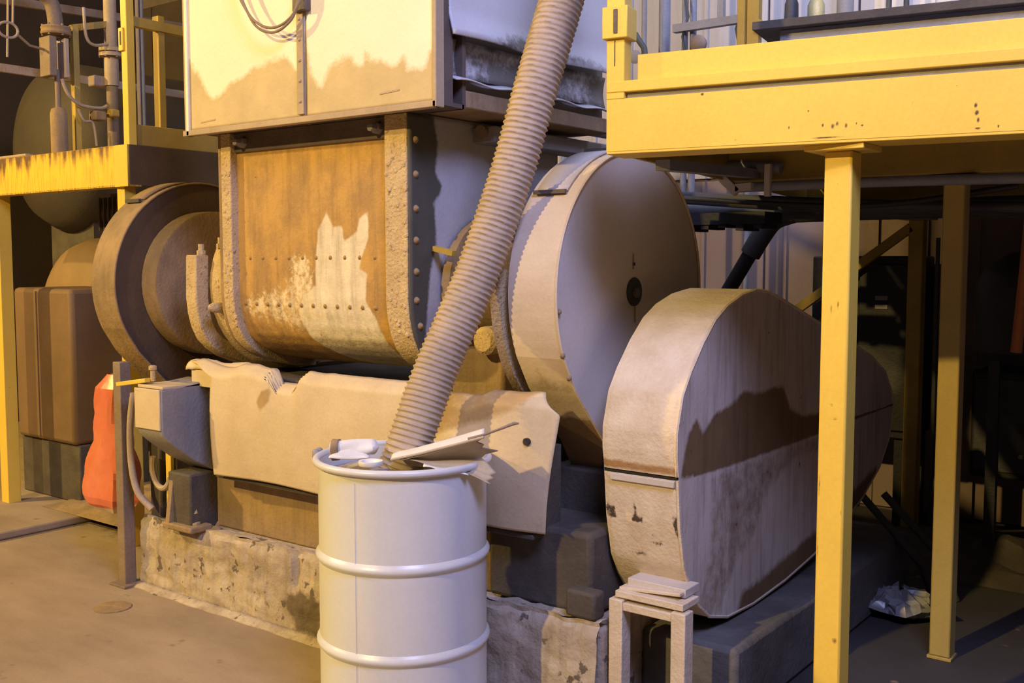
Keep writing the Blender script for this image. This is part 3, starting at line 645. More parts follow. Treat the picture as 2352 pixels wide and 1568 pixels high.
# torn sheet on the drum: upper flap, curled underside with jagged end
TS = thing('torn_sheet', (-2.2, 2.55, 0.90), 'torn dusty sheet folded open on the drum rim with jagged end', 'sheet')
R_ = Vector((math.cos(math.radians(37.3)), math.sin(math.radians(37.3)), 0)); F_ = Vector((-R_.y, R_.x, 0))
o0 = Vector((-2.305, 2.385, 0.934))
def tp(a, b, z): return tuple(o0+R_*a+F_*b+Vector((0, 0, z)))
def tz(s): return 0.084*s**1.1
def upper(s, u):   # s along, u from front edge to back edge
    return tp(0.30*s, -0.06*s+u*(0.13-0.03*s), tz(s)+0.010*math.sin(u*PI)*(1-s)+0.014*u*s)
MB().grid(upper, 24, 8).build('upper_flap', PAPER, TS, thick=0.004)
JG = [(0, 0.0), (.08, -.012), (.16, .01), (.24, .0), (.33, .055), (.42, .012), (.5, .0), (.6, .018), (.72, .035), (.80, .05), (.84, .03), (.89, .042), (.93, .02), (1, .034)]
def jg(u):
    for (u0, j0), (u1, j1) in zip(JG, JG[1:]):
        if u <= u1: return j0+(j1-j0)*(u-u0)/(u1-u0)
    return JG[-1][1]
def lower(s, u):
    s = 0.08+0.92*s   # one concave leaf: from the fold under the upper flap down to the free lower edge
    a = 0.005+s*0.285+jg(u)*max(0, (s-.7)/.3)
    k = max(0.0, s-0.45)/0.55
    z1 = -0.006+0.010*math.sin(s*9)*(1-k)-0.066*k**1.6
    b = s*(-0.06*(1-u)-0.035*u+0.075*math.sin(PI*u))
    return tp(a, b, tz(s)-.004+(z1-tz(s)+.004)*u)
MB().grid(lower, 30, 84).build('lower_flap', CARD, TS, thick=0.003, ang=60)
MB().grid(lambda s, u: tuple(Vector(lower(.30+.5*s, 1))+(-F_*.022+Vector((0, 0, -.006+.006*math.sin(s*8))))*u), 16, 3).build('curled_edge', PAPER, TS, thick=0.003)
MB().tube([tp(0.0, 0, 0.002), tp(0.10, -.02, tz(.333)+.002), tp(0.20, -.04, tz(.667)+.002), tp(0.30, -.06, tz(1)+.002)], 0.0045, 8).build('hem', CARD, TS)
SK = MB().tube([tp(0.25, -0.045, 0.076), tp(0.30, -0.05, 0.092), tp(0.35, -0.05, 0.110), tp(0.395, -0.05, 0.128), tp(0.41, -0.05, 0.128)], [0.006, 0.004, 0.004, 0.0055, 0.003], 8).build('stick', PIPE)
tag(SK, 'thin brown stick poking out of the torn sheet on the drum', 'stick')
# crumpled paper cup lying at the rim
CU = thing('paper_cup', (-2.46, 2.35, 0.926), 'crushed white paper cup with brown band lying on the drum rim', 'cup')
c0 = Vector((-2.515, 2.325, 0.957))
def cup(s, u):
    a = 2*PI*s; r = 0.036-0.008*u+0.004*math.sin(3*a+u*5)
    if u > 0.88: r *= 1-((u-.88)/.12)**2*0.9
    z = math.sin(a)*r*0.85
    return tuple(c0+R_*(u*0.155)+F_*(math.cos(a)*r*1.1)+Vector((0, 0, z+0.006*u)))
MB().grid(cup, 28, 20).build('body', PAPER, CU)
MB().grid(lambda s, u: tuple(Vector(cup(s, 0.02+u*0.16))+(Vector(cup(s, .1))-(c0+R_*.0155)).normalized()*0.003), 28, 3).build('band', BROWN, CU, thick=.003)
def flap(s, u): return tuple(c0+R_*(0.0+0.13*s)+F_*(-0.055+0.03*u)+Vector((0, 0, -0.018+0.034*u*math.sin(PI*min(1, s*1.05))**0.7-0.006*math.sin(PI*s))))
MB().grid(flap, 16, 5).build('torn_flap', PAPER, CU, thick=.004)
LD = MB().lathe((-2.345, 2.335, 0.922), (0, 0, 1), [(0.0, 0.004), (0.026, 0.004), (0.030, 0.014), (0.038, 0.015), (0.040, 0.009), (0.037, 0)], 28, caps=False).build('cup_lid', PAPER)
tag(LD, 'small white round cup lid lying beside the hose on the rim', 'lid')

# ------------------------------------------------------------------ right yellow platform
A10 = math.radians(10); KX, KY = -1.722, 2.738
def pf(a, b, z): return (KX+a*math.cos(A10)-b*math.sin(A10), KY+a*math.sin(A10)+b*math.cos(A10), z)
PL = thing('work_platform', (-0.6, 4.2, 0), 'yellow steel work platform on columns at the right', 'platform')
def pbox(name, mat, a0, a1, b0, b1, z0, z1, bevel=.003, par=PL):
    return MB().box(a0, a1, b0, b1, z0, z1, T=pf).build(name, mat, par, bevel=bevel)
pbox('front_beam', YEL, 0.0, 2.6, 0.0, 0.012, 1.903, 2.062)
CHIPS = [(.645, 1.946, .005, .008), (.672, 1.942, .009, .012), (.684, 1.948, .006, .010), (.708, 1.942, .005, .010), (.735, 1.946, .003, .004), (.75, 1.94, .004, .004), (.605, 1.988, .005, .006), (.552, 1.945, .004, .008),
         (1.033, 1.975, .006, .010), (1.036, 1.955, .008, .010), (1.04, 1.937, .006, .012), (1.04, 1.915, .010, .004), (1.088, 1.918, .004, .006), (.30, 2.056, .006, .005), (.66, 1.912, .05, .004)]
def chipm(x, y, z):
    a = (x-KX)*math.cos(A10)+(y-KY)*math.sin(A10)
    return max([0.0]+[0.85-0.55*math.hypot((a-c[0])/c[2], (z-c[1])/c[3]) for c in CHIPS])
MB().grid(lambda s_, u: pf(1.3*s_, -0.0012, 1.9045+.156*u), 320, 40, chipm).build('beam_face', YELC, PL, recalc=False)
pbox('beam_flange', YEL, 0.0, 2.6, 0.0, 0.15, 1.896, 1.906, 0.002)
pbox('deck_edge', GREYM, 0.035, 2.6, 0.012, 0.05, 2.058, 2.082, 0.002)
pbox('kick_angle', YEL, 0.0, 2.6, -0.004, 0.05, 2.080, 2.114)
pbox('toe_board', YEL, 0.085, 2.6, 0.035, 0.042, 2.112, 2.195, 0.002)
pbox('end_beam', YELO, 0.0, 0.012, 0.012, 3.1, 1.903, 2.062)
pbox('kick_angle', YELO, 0.0, 0.05, 0.05, 3.1, 2.080, 2.114)
MB().prism([pf(.012, .05, 0)[:2], pf(2.6, .05, 0)[:2], (pf(2.6, 0, 0)[0]-.6, 6.58), (pf(.012, 0, 0)[0]-.6, 6.58)], 'z', 2.062, 2.080).build('deck', GREYM, PL)  # rear of the deck extended unseen to the wall to block light from above
pbox('cross_beam', YELO, 0.012, 2.6, 1.31, 1.44, 1.903, 2.06)
pbox('cross_beam', YELO, 0.012, 2.6, 2.9, 3.05, 1.80, 2.06)
for a in (0.45, 1.5, 2.2): pbox('joist', YELO, a, a+.05, 0.15, 2.9, 1.96, 2.06)
# corner post and its clamp
pbox('corner_post', YEL, -0.002, 0.058, -0.002, 0.055, 2.06, 3.1)
pbox('post_sleeve', YEL, -0.012, 0.070, -0.014, 0.067, 2.240, 2.335)
row('sleeve_slot', MB().box(-.006, .006, -.003, .003, -.035, .035), DARKTRIM, PL, [pf(0.032, -0.0145, 2.29)], rot=(0, 0, A10))
pbox('weld_scar', DARKTRIM, 0.024, 0.027, -0.0035, 0.0, 2.16, 2.235, 0)
# columns with caps and feet
COL = []
for i, (x, y, mat) in enumerate([(-1.065, 2.955, YEL), (-1.085, 4.25, YELM), (-1.73, 6.0, YELO)]):
    zt = 1.88 if i < 2 else 1.80
    c_ = MB().box(x-.040, x+.040, y-.040, y+.040, 0.012, zt).build('column', mat, PL, bevel=.006)
    MB().box(x-.085, x+.085, y-.08, y+.075, zt, zt+.016).build('cap_plate', mat, PL, bevel=.002)
    MB().box(x-.046, x+.046, y-.046, y+.046, 0.0, 0.012).build('foot_plate', mat, PL, bevel=.002)
MB().bar((-1.76, 5.98, 1.76), (-2.55, 5.98, 1.18), 0.04, 0.05).build('knee_brace', YELO, PL)

CC = [(-1.074, 1.434, .006, .03), (-1.055, 1.447, .006, .02), (-1.067, 1.159, .012, .008), (-1.055, 1.12, .010, .006), (-1.072, 1.095, .006, .006), (-1.10, .92, .008, .05), (-1.027, .90, .006, .03), (-1.03, .85, .008, .02), (-1.026, .80, .006, .05), (-1.10, .73, .005, .12), (-1.045, .67, .006, .008), (-1.04, .47, .012, .016), (-1.10, 1.43, .004, .006), (-1.028, 1.75, .004, .03)]
for cx_, cy_, cz_ in ((0, 2.9145, 0),):
    MB().grid(lambda s_, u: (-1.099+cx_+.068*s_, cy_, .02+1.85*u), 14, 300, lambda x, y, z: max([0.0]+[0.62-0.35*math.hypot((x-cx_-c[0])/c[2], (z-cz_-c[1])/c[3]) for c in CC])).build('column_face', YELC, PL, recalc=False)
# skid, plank and bottles on the platform
SKD = thing('equipment_skid', pf(1.2, 1.2, 2.08), 'grey equipment skid with dark top plate standing on the yellow platform', 'skid')
pbox('side_panel', GREYM, 0.33, 2.5, 0.82, 0.84, 2.08, 2.395, par=SKD)
pbox('core', GREYM, 0.36, 2.5, 0.84, 1.5, 2.08, 2.39, par=SKD)
pbox('top_plate', DKBROWN, 0.24, 2.5, 0.78, 1.55, 2.395, 2.425, par=SKD)
PK = MB().box(0.34, 1.5, 0.30, 0.33, 2.08, 2.245, T=pf).build('plank', WOOD, bevel=.004)
tag(PK, 'pinkish wooden plank standing on edge behind the yellow toe board', 'plank')
J = thing('plastic_jug', pf(0.42, 1.0, 2.425), 'small pale yellow plastic jug on the dark skid top', 'jug')
jx, jy, _ = pf(0.42, 1.0, 0)
MB().lathe((jx, jy, 2.425), (0, 0, 1), [(.026, 0), (.031, .01), (.031, .085), (.02, .11), (.012, .12)], 20).build('body', JUG, J)
MB().lathe((jx, jy, 2.545), (0, 0, 1), [(.013, 0), (.013, .03)], 14).build('cap', PAPER, J)
J = thing('dark_bottle', pf(0.33, 1.0, 2.425), 'dark blue bottle standing left of the yellow jug', 'bottle')
jx, jy, _ = pf(0.33, 1.0, 0)
MB().lathe((jx, jy, 2.425), (0, 0, 1), [(.024, 0), (.027, .01), (.025, .10), (.016, .125), (.014, .14)], 20).build('body', DPIPE, J)
MB().lathe((jx, jy, 2.565), (0, 0, 1), [(.016, 0), (.016, .035)], 14).build('cap', PIPEB, J)
YB = thing('yellow_frame_post', (-2.12, 4.62, 2.08), 'olive yellow box post standing behind the platform toe board', 'post')
MB().box(-2.17, -2.13, 4.58, 4.66, 1.9, 3.2).build('channel', YELO, YB, bevel=.004)
MB().box(-2.13, -2.07, 4.60, 4.64, 1.9, 3.2).build('web', YELO, YB, bevel=.004)
MB().bar((-2.07, 4.6, 2.66), (-1.95, 4.6, 2.60), .05, .05).build('arm', YELO, YB)

# pipework before the upper wall
PR = thing('pipe_rack', (-3.1, 6.0, 0), 'blue grey pipe rack against the pale wall above the platform', 'pipe rack')
for x, r, mt in [(-3.40, .036, PIPEB), (-3.25, .020, PIPEB), (-3.19, .022, PIPEB), (-2.80, .016, PIPEB), (-3.55, .018, GREYM)]:
    MB().lathe((x, 6.1, 0), (0, 0, 1), [(r, 0), (r, 4.2)], 16).build('riser', mt, PR)
MB().bar((-3.3, 6.05, 3.055), (-2.78, 6.05, 3.055), .05, .05).build('cross_channel', GREYM, PR)
MB().bar((-3.02, 6.15, 3.07), (-3.02, 6.15, 4.2), .04, .04).build('upright', GREYM, PR)
MB().lathe((-3.10, 6.02, 2.93), (0, -1, 0), [(.05, 0), (.055, .03), (.03, .05)], 16).build('gauge', PIPE, PR)
for i, x in enumerate((-3.23, -2.86)):
    MB().tube([(x, 6.06, 3.25), (x+.03, 6.05, 3.12), (x-.01, 6.05, 3.0), (x+.02, 6.05, 2.85)], .009, 8).build('loop_hose', DPIPE, PR)
V = thing('wall_valve', (-3.52, 6.0, 2.9), 'small dark valve near the yellow corner post on the pale wall', 'valve')
MB().tube([(-3.56, 6.0, 3.05), (-3.52, 6.0, 2.99), (-3.49, 6.0, 2.95), (-3.48, 6.0, 2.86)], .02, 10).build('body', DPIPE, V)
MB().lathe((-3.55, 6.0, 2.90), (0, -1, 0), [(.04, 0), (.045, .015), (.03, .02)], 14).build('hand_wheel', GREYM, V)
for k, x in enumerate((-2.28, -2.02, -1.92)):
    o = MB().tube([(x, 6.3, 2.1), (x, 6.3, 4.2)], [.05, .016, .016][k], 12).build('wall_pipe', [GREYM, DPIPE, DPIPE][k])
    tag(o, ['grey vertical pipe on the pale wall behind the bottles', 'thin dark vertical pipe on the pale wall, left of a pair', 'thin dark vertical pipe on the pale wall, right of a pair'][k], 'pipe', 'pipes on the upper wall')

# ------------------------------------------------------------------ below the right platform
CG = 'pipes under the yellow platform'
runs = [([(-2.28, 4.05, 1.995), (-1.70, 4.02, 1.945)], .022, PIPEB, 'bluish grey pipe run nearest under the yellow beam'),
        ([(-1.90, 4.0, 1.872), (-1.20, 4.0, 1.868), (-0.2, 4.05, 1.85)], .020, PIPEB, 'blue grey pipe with pale clamps under the platform'),
        ([(-2.5, 4.5, 1.89), (-1.3, 4.5, 1.80), (-0.2, 4.5, 1.76)], .022, DPIPE, 'dark conduit under the platform, third below the beam'),
        ([(-2.7, 4.8, 1.90), (-1.6, 4.85, 1.81), (-0.3, 4.9, 1.80)], .025, DPIPE, 'dark conduit under the platform, fourth below the beam'),
        ([(-2.7, 5.0, 1.845), (-1.8, 5.0, 1.80), (-0.3, 5.0, 1.80)], .030, DPIPE, 'dark thick conduit lowest of the bundle under the platform'),
        ([(-2.3, 4.3, 1.86), (-1.5, 4.35, 1.80), (-0.9, 4.4, 1.86)], .012, BLACK, 'thin black cable sagging among the conduits')]
for P, r, mt, lab in runs:
    o = MB().tube(spline(P, 6), r, 12).build('conduit', mt); tag(o, lab, 'pipe', CG)
o = MB().box(-2.45, -2.0, 4.55, 4.75, 1.745, 1.80); 
for k in range(5): o.box(-2.42+.09*k, -2.38+.09*k, 4.56, 4.74, 1.715+.008*(k % 3), 1.75)
tag(o.build('cable_tray', BLACK), 'short black cable tray with ragged underside beside the flywheel guard', 'cable tray')
CL = thing('pipe_clamp', (-1.88, 3.97, 1.85), 'pale forked clamp on the left end of the blue grey pipe', 'clamp')
MB().bar((-1.93, 3.97, 1.91), (-1.865, 3.97, 1.85), .03, .035).build('jaw', WHEEL, CL)
MB().bar((-1.87, 3.97, 1.87), (-1.80, 3.97, 1.872), .03, .03).build('arm', WHEEL, CL)
o = MB().box(-1.75, -1.725, 3.965, 3.99, 1.83, 1.96).build('pipe_hanger', WHEEL, bevel=.003); tag(o, 'small pale pipe hanger strap right of the forked clamp', 'hanger')
o = MB().bar((-1.70, 3.05, 1.885), (-1.86, 4.3, 1.94), .05, .035).build('brace_angle', PIPEB); tag(o, 'grey brace angle running back from the platform corner', 'brace')
CH = thing('dark_chute_pipe', (-2.6, 5.5, 0.0), 'black diagonal pipe with blue grey elbow behind the belt guard', 'pipe')
MB().tube([(-2.95, 5.5, 0.9), (-2.62, 5.5, 1.42), (-2.475, 5.5, 1.655)], .042, 16).build('pipe', BLACK, CH)
MB().tube(spline([(-2.50, 5.5, 1.61), (-2.43, 5.5, 1.72), (-2.36, 5.5, 1.80), (-2.25, 5.5, 1.835)], 5), .058, 16).build('elbow', DPIPE, CH)
MB().tube([(-2.27, 5.5, 1.83), (-1.9, 5.5, 1.835), (-0.4, 5.5, 1.84)], .05, 16).build('header_pipe', DPIPE, CH)
# dark machines by the wall
CB = thing('black_cabinet', (-1.95, 6.2, 0), 'tall black electrical cabinet against the far wall between yellow columns', 'cabinet')
MB().box(-2.35, -1.77, 6.05, 6.5, 0.55, 1.60).build('body', BLACK, CB, bevel=.01)
MB().box(-2.06, -1.78, 6.03, 6.05, 0.60, 1.55).build('door', BLACK, CB, bevel=.005)
row('name_plate', MB().box(-.035, .035, -.003, .003, -.012, .012), GREYM, CB, [(-1.93, 6.027, 1.36), (-1.93, 6.027, 1.31)])
row('leg', MB().box(-.03, .03, -.03, .03, 0, .55), BLACK, CB, [(-2.3, 6.1, 0), (-1.82, 6.1, 0), (-2.3, 6.45, 0), (-1.82, 6.45, 0)])
MT = thing('black_tank', (-1.05, 5.75, 0), 'black rounded tank with domed top at the far right', 'tank')
MB().lathe((-1.0, 5.75, 1.08), (0, 0, 1), [(.30, 0), (.34, .04), (.35, .36), (.31, .46), (.2, .53), (.05, .56)], 32).build('body', BLACK, MT)
row('leg', MB().box(-.025, .025, -.025, .025, 0, 1.1), BLACK, MT, [(-1.22, 5.6, 0), (-0.78, 5.6, 0), (-1.0, 6.0, 0)])
for x in (-1.13, -1.08): MB().tube([(x, 5.75, 1.58), (x, 5.75, 1.85)], .014, 10).build('vent_pipe', BLACK, MT)
MC = thing('black_control_box', (-1.33, 6.3, 0), 'low black control box on the pale far wall at the right', 'box')
MB().box(-1.47, -1.14, 6.2, 6.62, 0.36, 0.96).build('body', BLACK, MC, bevel=.015)
MB().box(-1.45, -1.16, 6.19, 6.2, 0.40, 0.92).build('door', DPIPE, MC, bevel=.004)
MB().lathe((-1.2, 6.19, 0.5), (0, -1, 0), [(.015, 0), (.012, .02)], 10).build('knob', GREYM, MC)
o = MB().tube([(-0.885, 4.6, 1.86), (-0.905, 4.6, 1.5), (-0.925, 4.6, 1.2)], .022, 12).build('hanging_pipe', ORANGE)
tag(o, 'rusty orange pipe hanging down at the right picture edge', 'pipe')
RD = [((-1.62, 4.85, 0.47), (-1.36, 4.9, 0.18)), ((-1.55, 4.95, 0.47), (-1.30, 5.0, 0.20))]
for k, (p, q) in enumerate(RD):
    o = MB().tube([p, q, (q[0]+.08, q[1], 0.0)], .018, 10).build('leaning_rod', DPIPE)
    tag(o, ['nearer grey rod leaning behind the belt guard', 'farther grey rod leaning behind the belt guard'][k], 'rod', 'rods behind the belt guard')
for k, x in enumerate((-1.62, -1.57)):
    o = MB().tube([(x, 6.0, 0.0), (x, 6.0, 1.7)], .012, 8).build('thin_pipe', DPIPE)
    tag(o, ['thin dark pipe on the far wall, left of the rear column pair', 'thin dark pipe on the far wall, right of the rear column pair'][k], 'pipe')
MB2 = MB().box(-2.4, -0.6, 6.585, 6.60, 0.93, 0.955)
o = MB2.build('wall_rail', GREYM); tag(o, 'dark horizontal rail along the lower far wall', 'rail')
# crumpled clear plastic bag on the floor
def film(s, u):
    a = 2*PI*s; r = 0.15*math.sin(PI*u*0.95+.08)
    k = 1+0.45*noise.noise(Vector((math.cos(a)*2.2, math.sin(a)*2.2, u*4)))
    return (-1.36+1.15*r*k*math.cos(a), 4.62+r*k*math.sin(a)*.8, 0.004+0.125*(1-u)*(1+.5*noise.noise(Vector((math.cos(a)*4, math.sin(a)*4, u*6)))))
o = MB().grid(film, 30, 14).build('clear_plastic_bag', LINER, ang=20); tag(o, 'crumpled clear plastic bag lying on the dark floor by the second column', 'bag')
# debris heap on floor against the wall
def heap(s, u): return (-2.3+2.2*s, 5.3+0.9*u, max(0.002, 0.12*math.sin(PI*s)*math.sin(PI*u)*(1+noise.noise(Vector((s*9, u*6, 0))))))
o = MB().grid(heap, 40, 16).build('dirt_heap', DKBROWN, ang=25); tag(o, 'dark heap of dirt on the floor under the platform', 'dirt'); o['kind'] = 'stuff'

# ------------------------------------------------------------------ left platform
LP = thing('walkway_platform', (-5.8, 4.2, 0), 'dirty yellow raised walkway platform at the left', 'platform')
def lb(name, mat, *a, bevel=.003): return MB().box(*a).build(name, mat, LP, bevel=bevel)
lb('front_beam', YELD, -6.9, -5.0, 3.20, 3.212, 1.975, 2.19)
MB().grid(lambda s_, u: (-6.6+1.48*s_, 3.1988, 1.978+.21*u), 150, 30, lambda x, y, z: min(1, max(0, 0.10+0.42*((z-1.978)/.21)**1.6+0.16*(-5.3-x)/1.2+0.25*noise.noise(Vector((x*26, z*3, 0)))+0.15*noise.noise(Vector((x*70, z*9, 2)))))).build('beam_face', YELS, LP, recalc=False)
lb('beam_flange', YELD, -6.9, -5.0, 3.20, 3.28, 1.970, 1.98, bevel=.001)
lb('side_beam', WARMDK, -5.012, -5.0, 3.212, 5.4, 1.975, 2.19)
lb('deck', BROWN, -6.9, -5.012, 3.212, 5.4, 2.16, 2.18)
lb('corner_plate', YEL, -5.12, -4.998, 3.196, 3.200, 1.968, 2.188, bevel=.001)
lb('side_toe_board', YELO, -5.02, -5.01, 3.27, 5.0, 2.19, 2.30)
lb('corner_post', YEL, -5.055, -5.003, 3.215, 3.262, 2.18, 3.3)
lb('post_sleeve', YEL, -5.062, -5.022, 3.203, 3.215, 2.68, 2.80)
lb('sleeve_slot', DARKTRIM, -5.045, -5.035, 3.200, 3.204, 2.71, 2.78, bevel=0)
lb('post', YELO, -5.075, -5.02, 3.42, 3.46, 2.18, 2.90)
MB().bar((-5.03, 3.26, 2.84), (-5.03, 4.6, 2.84), .04, .05).build('top_rail', YELO, LP)
lb('column', YEL, -5.14, -5.07, 3.22, 3.29, 0.0, 1.975)
lb('column', YEL, -6.53, -6.44, 3.22, 3.30, 0.0, 1.975)
MB().bar((-6.5, 3.25, 2.767), (-6.5, 4.9, 2.767), .03, .05).build('mid_rail', PIPEL, LP)
MB().bar((-6.5, 3.25, 3.18), (-6.5, 4.9, 3.26), .03, .05).build('hand_rail', PIPE, LP)
lb('post', PIPEL, -6.53, -6.48, 4.86, 4.91, 2.18, 3.3)
lb('toe_bar', PIPEL, -6.9, -6.05, 3.20, 3.25, 2.19, 2.205)

# pipes and valves on the walkway
V1 = thing('flanged_riser', (-6.2, 3.87, 2.18), 'tall grey pipe riser with pale flange and valve nearest the yellow post', 'pipe')
MB().lathe((-6.2, 3.87, 2.18), (0, 0, 1), [(.036, 0), (.036, 0.52)], 18).build('lower_pipe', PIPE, V1)
MB().lathe((-6.2, 3.87, 2.70), (0, 0, 1), [(.045, 0), (.045, .18), (.04, .19)], 18).build('valve_body', PIPEL, V1)
MB().lathe((-6.2, 3.87, 2.885), (0, 0, 1), [(.075, 0), (.075, .022), (.062, .023), (.062, .03), (.075, .031), (.075, .052)], 22).build('flange', PIPEL, V1)
MB().lathe((-6.2, 3.87, 2.93), (0, 0, 1), [(.04, 0), (.04, .6)], 18).build('upper_pipe', PIPEL, V1)
MB().box(-6.30, -6.22, 3.76, 3.86, 2.69, 2.76).build('actuator', PIPEL, V1, bevel=.01)
row('bolt', MB().lathe((0, 0, 0), (0, 0, 1), [(.008, 0), (.008, .07)], 8), PIPE, V1, [(-6.2+.066*math.cos(a), 3.87+.066*math.sin(a), 2.876) for a in [k*PI/3 for k in range(6)]])
V2 = thing('valve_assembly', (-6.2, 3.50, 2.18), 'rusty control valve assembly with brown cylinder on the walkway', 'valve')
MB().lathe((-6.2, 3.50, 2.18), (0, 0, 1), [(.05, 0), (.05, .30), (.042, .33), (.02, .34)], 20).build('cylinder', BROWN, V2)
MB().lathe((-6.2, 3.50, 2.50), (0, 0, 1), [(.018, 0), (.018, .25)], 12).build('stem', PIPE, V2)
MB().box(-6.26, -6.14, 3.42, 3.47, 2.70, 2.94).build('yoke', PIPE, V2, bevel=.006)
MB().box(-6.26, -6.14, 3.52, 3.55, 2.70, 2.94).build('yoke', PIPEL, V2, bevel=.006)
MB().lathe((-6.2, 3.50, 2.96), (0, 0, 1), [(.085, 0), (.09, .01), (.085, .022), (.085, .03), (.09, .04), (.08, .05)], 22).build('flange', BROWN, V2)
MB().tube(spline([(-6.2, 3.50, 3.0), (-6.2, 3.49, 3.10), (-6.2, 3.46, 3.17), (-6.2, 3.36, 3.22), (-6.2, 3.2, 3.24)], 5), .045, 16).build('elbow_pipe', PIPE, V2)
row('bolt', MB().lathe((0, 0, 0), (0, 0, 1), [(.008, 0), (.008, .07)], 8), PIPE, V2, [(-6.2+.075*math.cos(a), 3.50+.075*math.sin(a), 2.95) for a in [k*PI/3 for k in range(6)]])
FR = thing('angle_frame', (-6.2, 3.7, 2.18), 'dull yellow angle iron frame between the two valves', 'frame')
MB().box(-6.225, -6.18, 3.60, 3.64, 2.18, 3.03).build('upright', YELO, FR, bevel=.003)
MB().bar((-6.2, 3.60, 3.02), (-6.2, 3.86, 3.09), .03, .04).build('crossbar', YELO, FR)
for k, (P, r, lab) in enumerate([([(-6.15, 3.50, 2.69), (-6.15, 3.54, 2.60), (-6.15, 3.62, 2.545), (-6.15, 3.75, 2.54), (-6.15, 3.80, 2.56)], .011, 'pale curved hose from the valve towards the riser'),
                     ([(-6.15, 3.66, 3.15), (-6.15, 3.67, 2.98), (-6.15, 3.72, 2.93), (-6.15, 3.82, 2.95)], .010, 'thin hose bending into the side of the riser'),
                     ([(-6.15, 3.60, 2.52), (-6.15, 3.64, 2.45), (-6.15, 3.70, 2.44), (-6.15, 3.72, 2.30)], .008, 'thin drain tube dropping beside the yellow angle frame')]):
    o = MB().tube(spline(P, 6), r, 8).build('hose', PIPEL); tag(o, lab, 'hose')
o = MB().box(-6.2, -6.12, 3.70, 3.78, 2.46, 2.52).build('junction_box', BROWN, bevel=.01); tag(o, 'small brown junction box under the curved hose', 'box')
o = MB().box(-6.18, -6.10, 3.80, 3.86, 2.49, 2.54).build('limit_switch', YELO, bevel=.01); tag(o, 'small yellowish switch box beside the riser valve', 'box')
for k, (y, r) in enumerate(((4.0, .012), (4.03, .014))):
    o = MB().tube([(-6.1, y, 2.18), (-6.1, y, 3.3)], r, 8).build('thin_riser', [PIPEL, PIPEB][k]); tag(o, ['thin pale vertical tube left of the corner post', 'thin bluish vertical tube left of the corner post'][k], 'pipe')
RP_ = thing('rope_loop', (-6.2, 3.2, 2.9), 'thin rope loop hanging from rods at the top left corner', 'rope')
MB().tube([(-6.2, 3.20+.06*math.cos(k*PI/10), 2.94+.045*math.sin(k*PI/10)) for k in range(20)], .008, 8, closed=True).build('loop', PIPEL, RP_)
for q in ((3.19, 3.22, 3.4), (3.23, 3.25, 3.4)): MB().tube([(-6.2, q[0], 2.78 if q[0] < 3.2 else 2.98), (-6.2, q[1], q[2])], .007, 8).build('rod', PIPEL, RP_)
MB().tube([(-6.2, 3.26, 2.92), (-6.2, 3.33, 2.87), (-6.2, 3.42, 2.86)], .008, 8).build('tail', PIPE, RP_)

# tanks behind and below the walkway
TK = thing('tan_tank', (-7.2, 4.9, 0), 'big tan horizontal tank under the left walkway', 'tank')
MB().lathe((-7.05, 4.1, 1.02), (0, 1, 0), [(.01, -.10), (.30, -.08), (.55, -.03), (.68, .05), (.72, .15), (.72, 2.0)], 48).build('shell', TANKL, TK)
for y in (4.4, 5.5): MB().box(-7.5, -6.6, y, y+.15, 0, 0.75).build('saddle', TANK, TK, bevel=.01)
T2 = thing('tan_bin', (-6.4, 4.3, 0), 'tan sheet metal bin in front of the tank, left of the red bag', 'bin')
MB().box(-6.75, -6.05, 3.45, 3.97, 0.42, 1.40).build('body', TANK, T2, bevel=.03)
MB().box(-6.75, -6.05, 3.48, 3.97, 0.05, 0.42).build('base', DKBROWN, T2, bevel=.01)
MB().box(-6.47, -6.45, 3.442, 3.452, 0.45, 1.38).build('seam', TANK, T2)
T3 = thing('upper_tank', (-7.6, 4.6, 2.2), 'large brown grey tank behind the walkway valves', 'tank')
MB().lathe((-8.15, 4.5, 2.50), (0, 1, 0), [(.02, -.12), (.36, -.08), (.60, .02), (.68, .15), (.68, 1.6)], 48).build('shell', DARKTANK, T3)
for y in (4.7, 5.8): MB().box(-8.5, -7.85, y, y+.12, 0, 1.92).build('saddle', DKBROWN, T3)
MT2 = thing('pump_motor', (-5.9, 3.6, 1.75), 'dark pump motor slung under the walkway beam', 'motor')
MB().lathe((-6.0, 3.7, 1.86), (1, 0, 0), [(.07, 0), (.09, .02), (.09, .35), (.07, .38), (.03, .40), (.03, .5)], 20).build('body', DKBROWN, MT2)
row('cooling_fin', MB().box(-.006, .006, -.1, .1, -.1, .1), DKBROWN, MT2, [(-5.95+.05*k, 3.7, 1.86) for k in range(6)])
MB().bar((-5.62, 3.55, 1.80), (-5.42, 3.55, 1.78), .03, .03).build('bracket', PIPEL, MT2)
MB().box(-5.9, -5.7, 3.65, 3.75, 1.94, 1.985).build('hanger', DKBROWN, MT2)
def heap2(s, u): return (-6.2+1.2*s, 3.3+1.1*u, 0.052+max(0.0, 0.16*math.sin(PI*s)**.5*u**.7*(1+.7*noise.noise(Vector((s*11, u*9, 3))))))
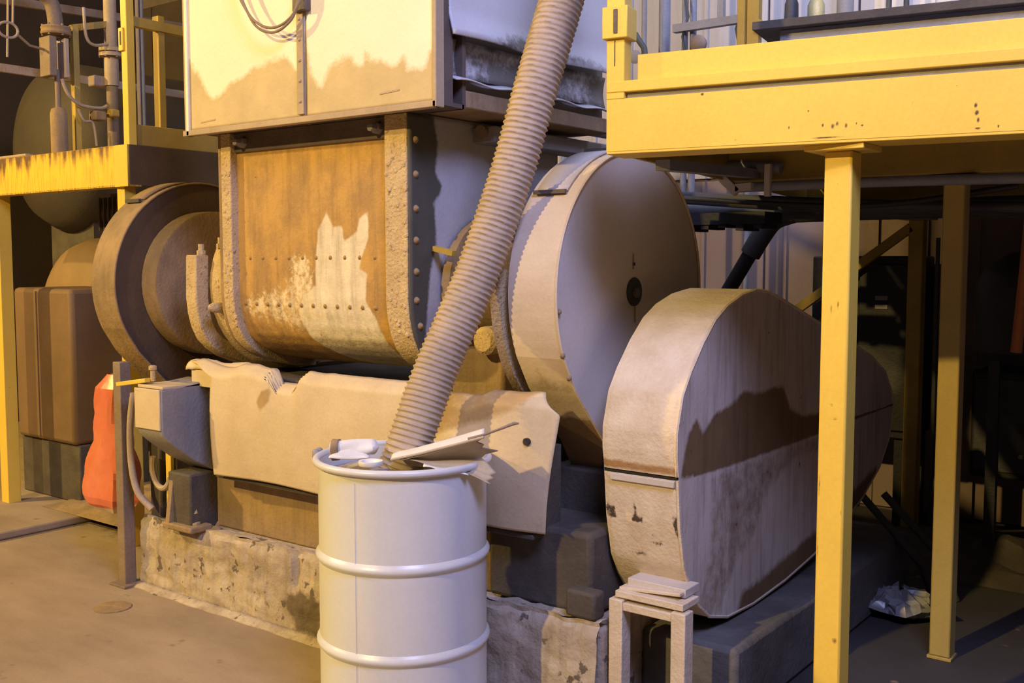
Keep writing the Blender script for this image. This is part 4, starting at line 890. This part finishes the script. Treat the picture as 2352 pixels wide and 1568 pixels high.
o = MB().grid(heap2, 40, 24).build('dust_drift', BROWN, ang=25); tag(o, 'drift of brown dust and debris behind the red bag', 'dust'); o['kind'] = 'stuff'

# ------------------------------------------------------------------ sub-parts: hang small pieces under the part they sit on
def centre(o):
    b = [Vector(c) for c in o.bound_box]; return Vector(o.location)+sum(b, Vector())/8
def nest(kind, part, pieces):
    for th in [o for o in list(C.objects) if o.parent is None and o.name.split('.')[0] == kind]:
        hosts = [c for c in th.children if c.name.split('.')[0] == part and c.location.length < 1e-6]
        for ch in list(th.children):
            if ch.name.split('.')[0] in pieces and hosts:
                ch.parent = min(hosts, key=lambda h: (centre(h)-centre(ch)).length)
nest('work_platform', 'column', ('cap_plate', 'foot_plate', 'column_face'))
nest('work_platform', 'front_beam', ('beam_face', 'beam_flange'))
nest('work_platform', 'corner_post', ('post_sleeve', 'sleeve_slot', 'weld_scar'))
nest('walkway_platform', 'front_beam', ('beam_face', 'beam_flange', 'corner_plate'))
nest('walkway_platform', 'corner_post', ('post_sleeve', 'sleeve_slot'))
nest('steel_drum', 'clamp_ring', ('ring_lug', 'ring_bolt'))
nest('steel_drum', 'shell', ('seam',))
nest('flywheel_guard', 'rim', ('hatch', 'hatch_hinge', 'edge_lip'))
nest('flywheel_guard', 'face', ('hub_hole', 'shaft_end', 'drip', 'grease_hole', 'edge_bolt'))
nest('hopper', 'front_panel', ('dent_lip',))
nest('hopper', 'joint_strip', ('rivet', 'latch'))
nest('crusher_housing', 'rib', ('crust',))
nest('crusher_housing', 'front_panel', ('rivet',))
nest('crusher_housing', 'top_flange', ('nut',))
nest('belt_guard', 'rim', ('weld_bead',))
nest('black_cabinet', 'door', ('name_plate',))
nest('black_control_box', 'door', ('knob',))
nest('deflector_sheet', 'sheet', ('bolt_hole',))
nest('bearing_end_box', 'shell', ('front_plate', 'lid'))
nest('bearing_end_box', 'foot', ('anchor_bolt',))
nest('flanged_riser', 'flange', ('bolt',))
nest('valve_assembly', 'flange', ('bolt',))
nest('pump_motor', 'body', ('cooling_fin',))
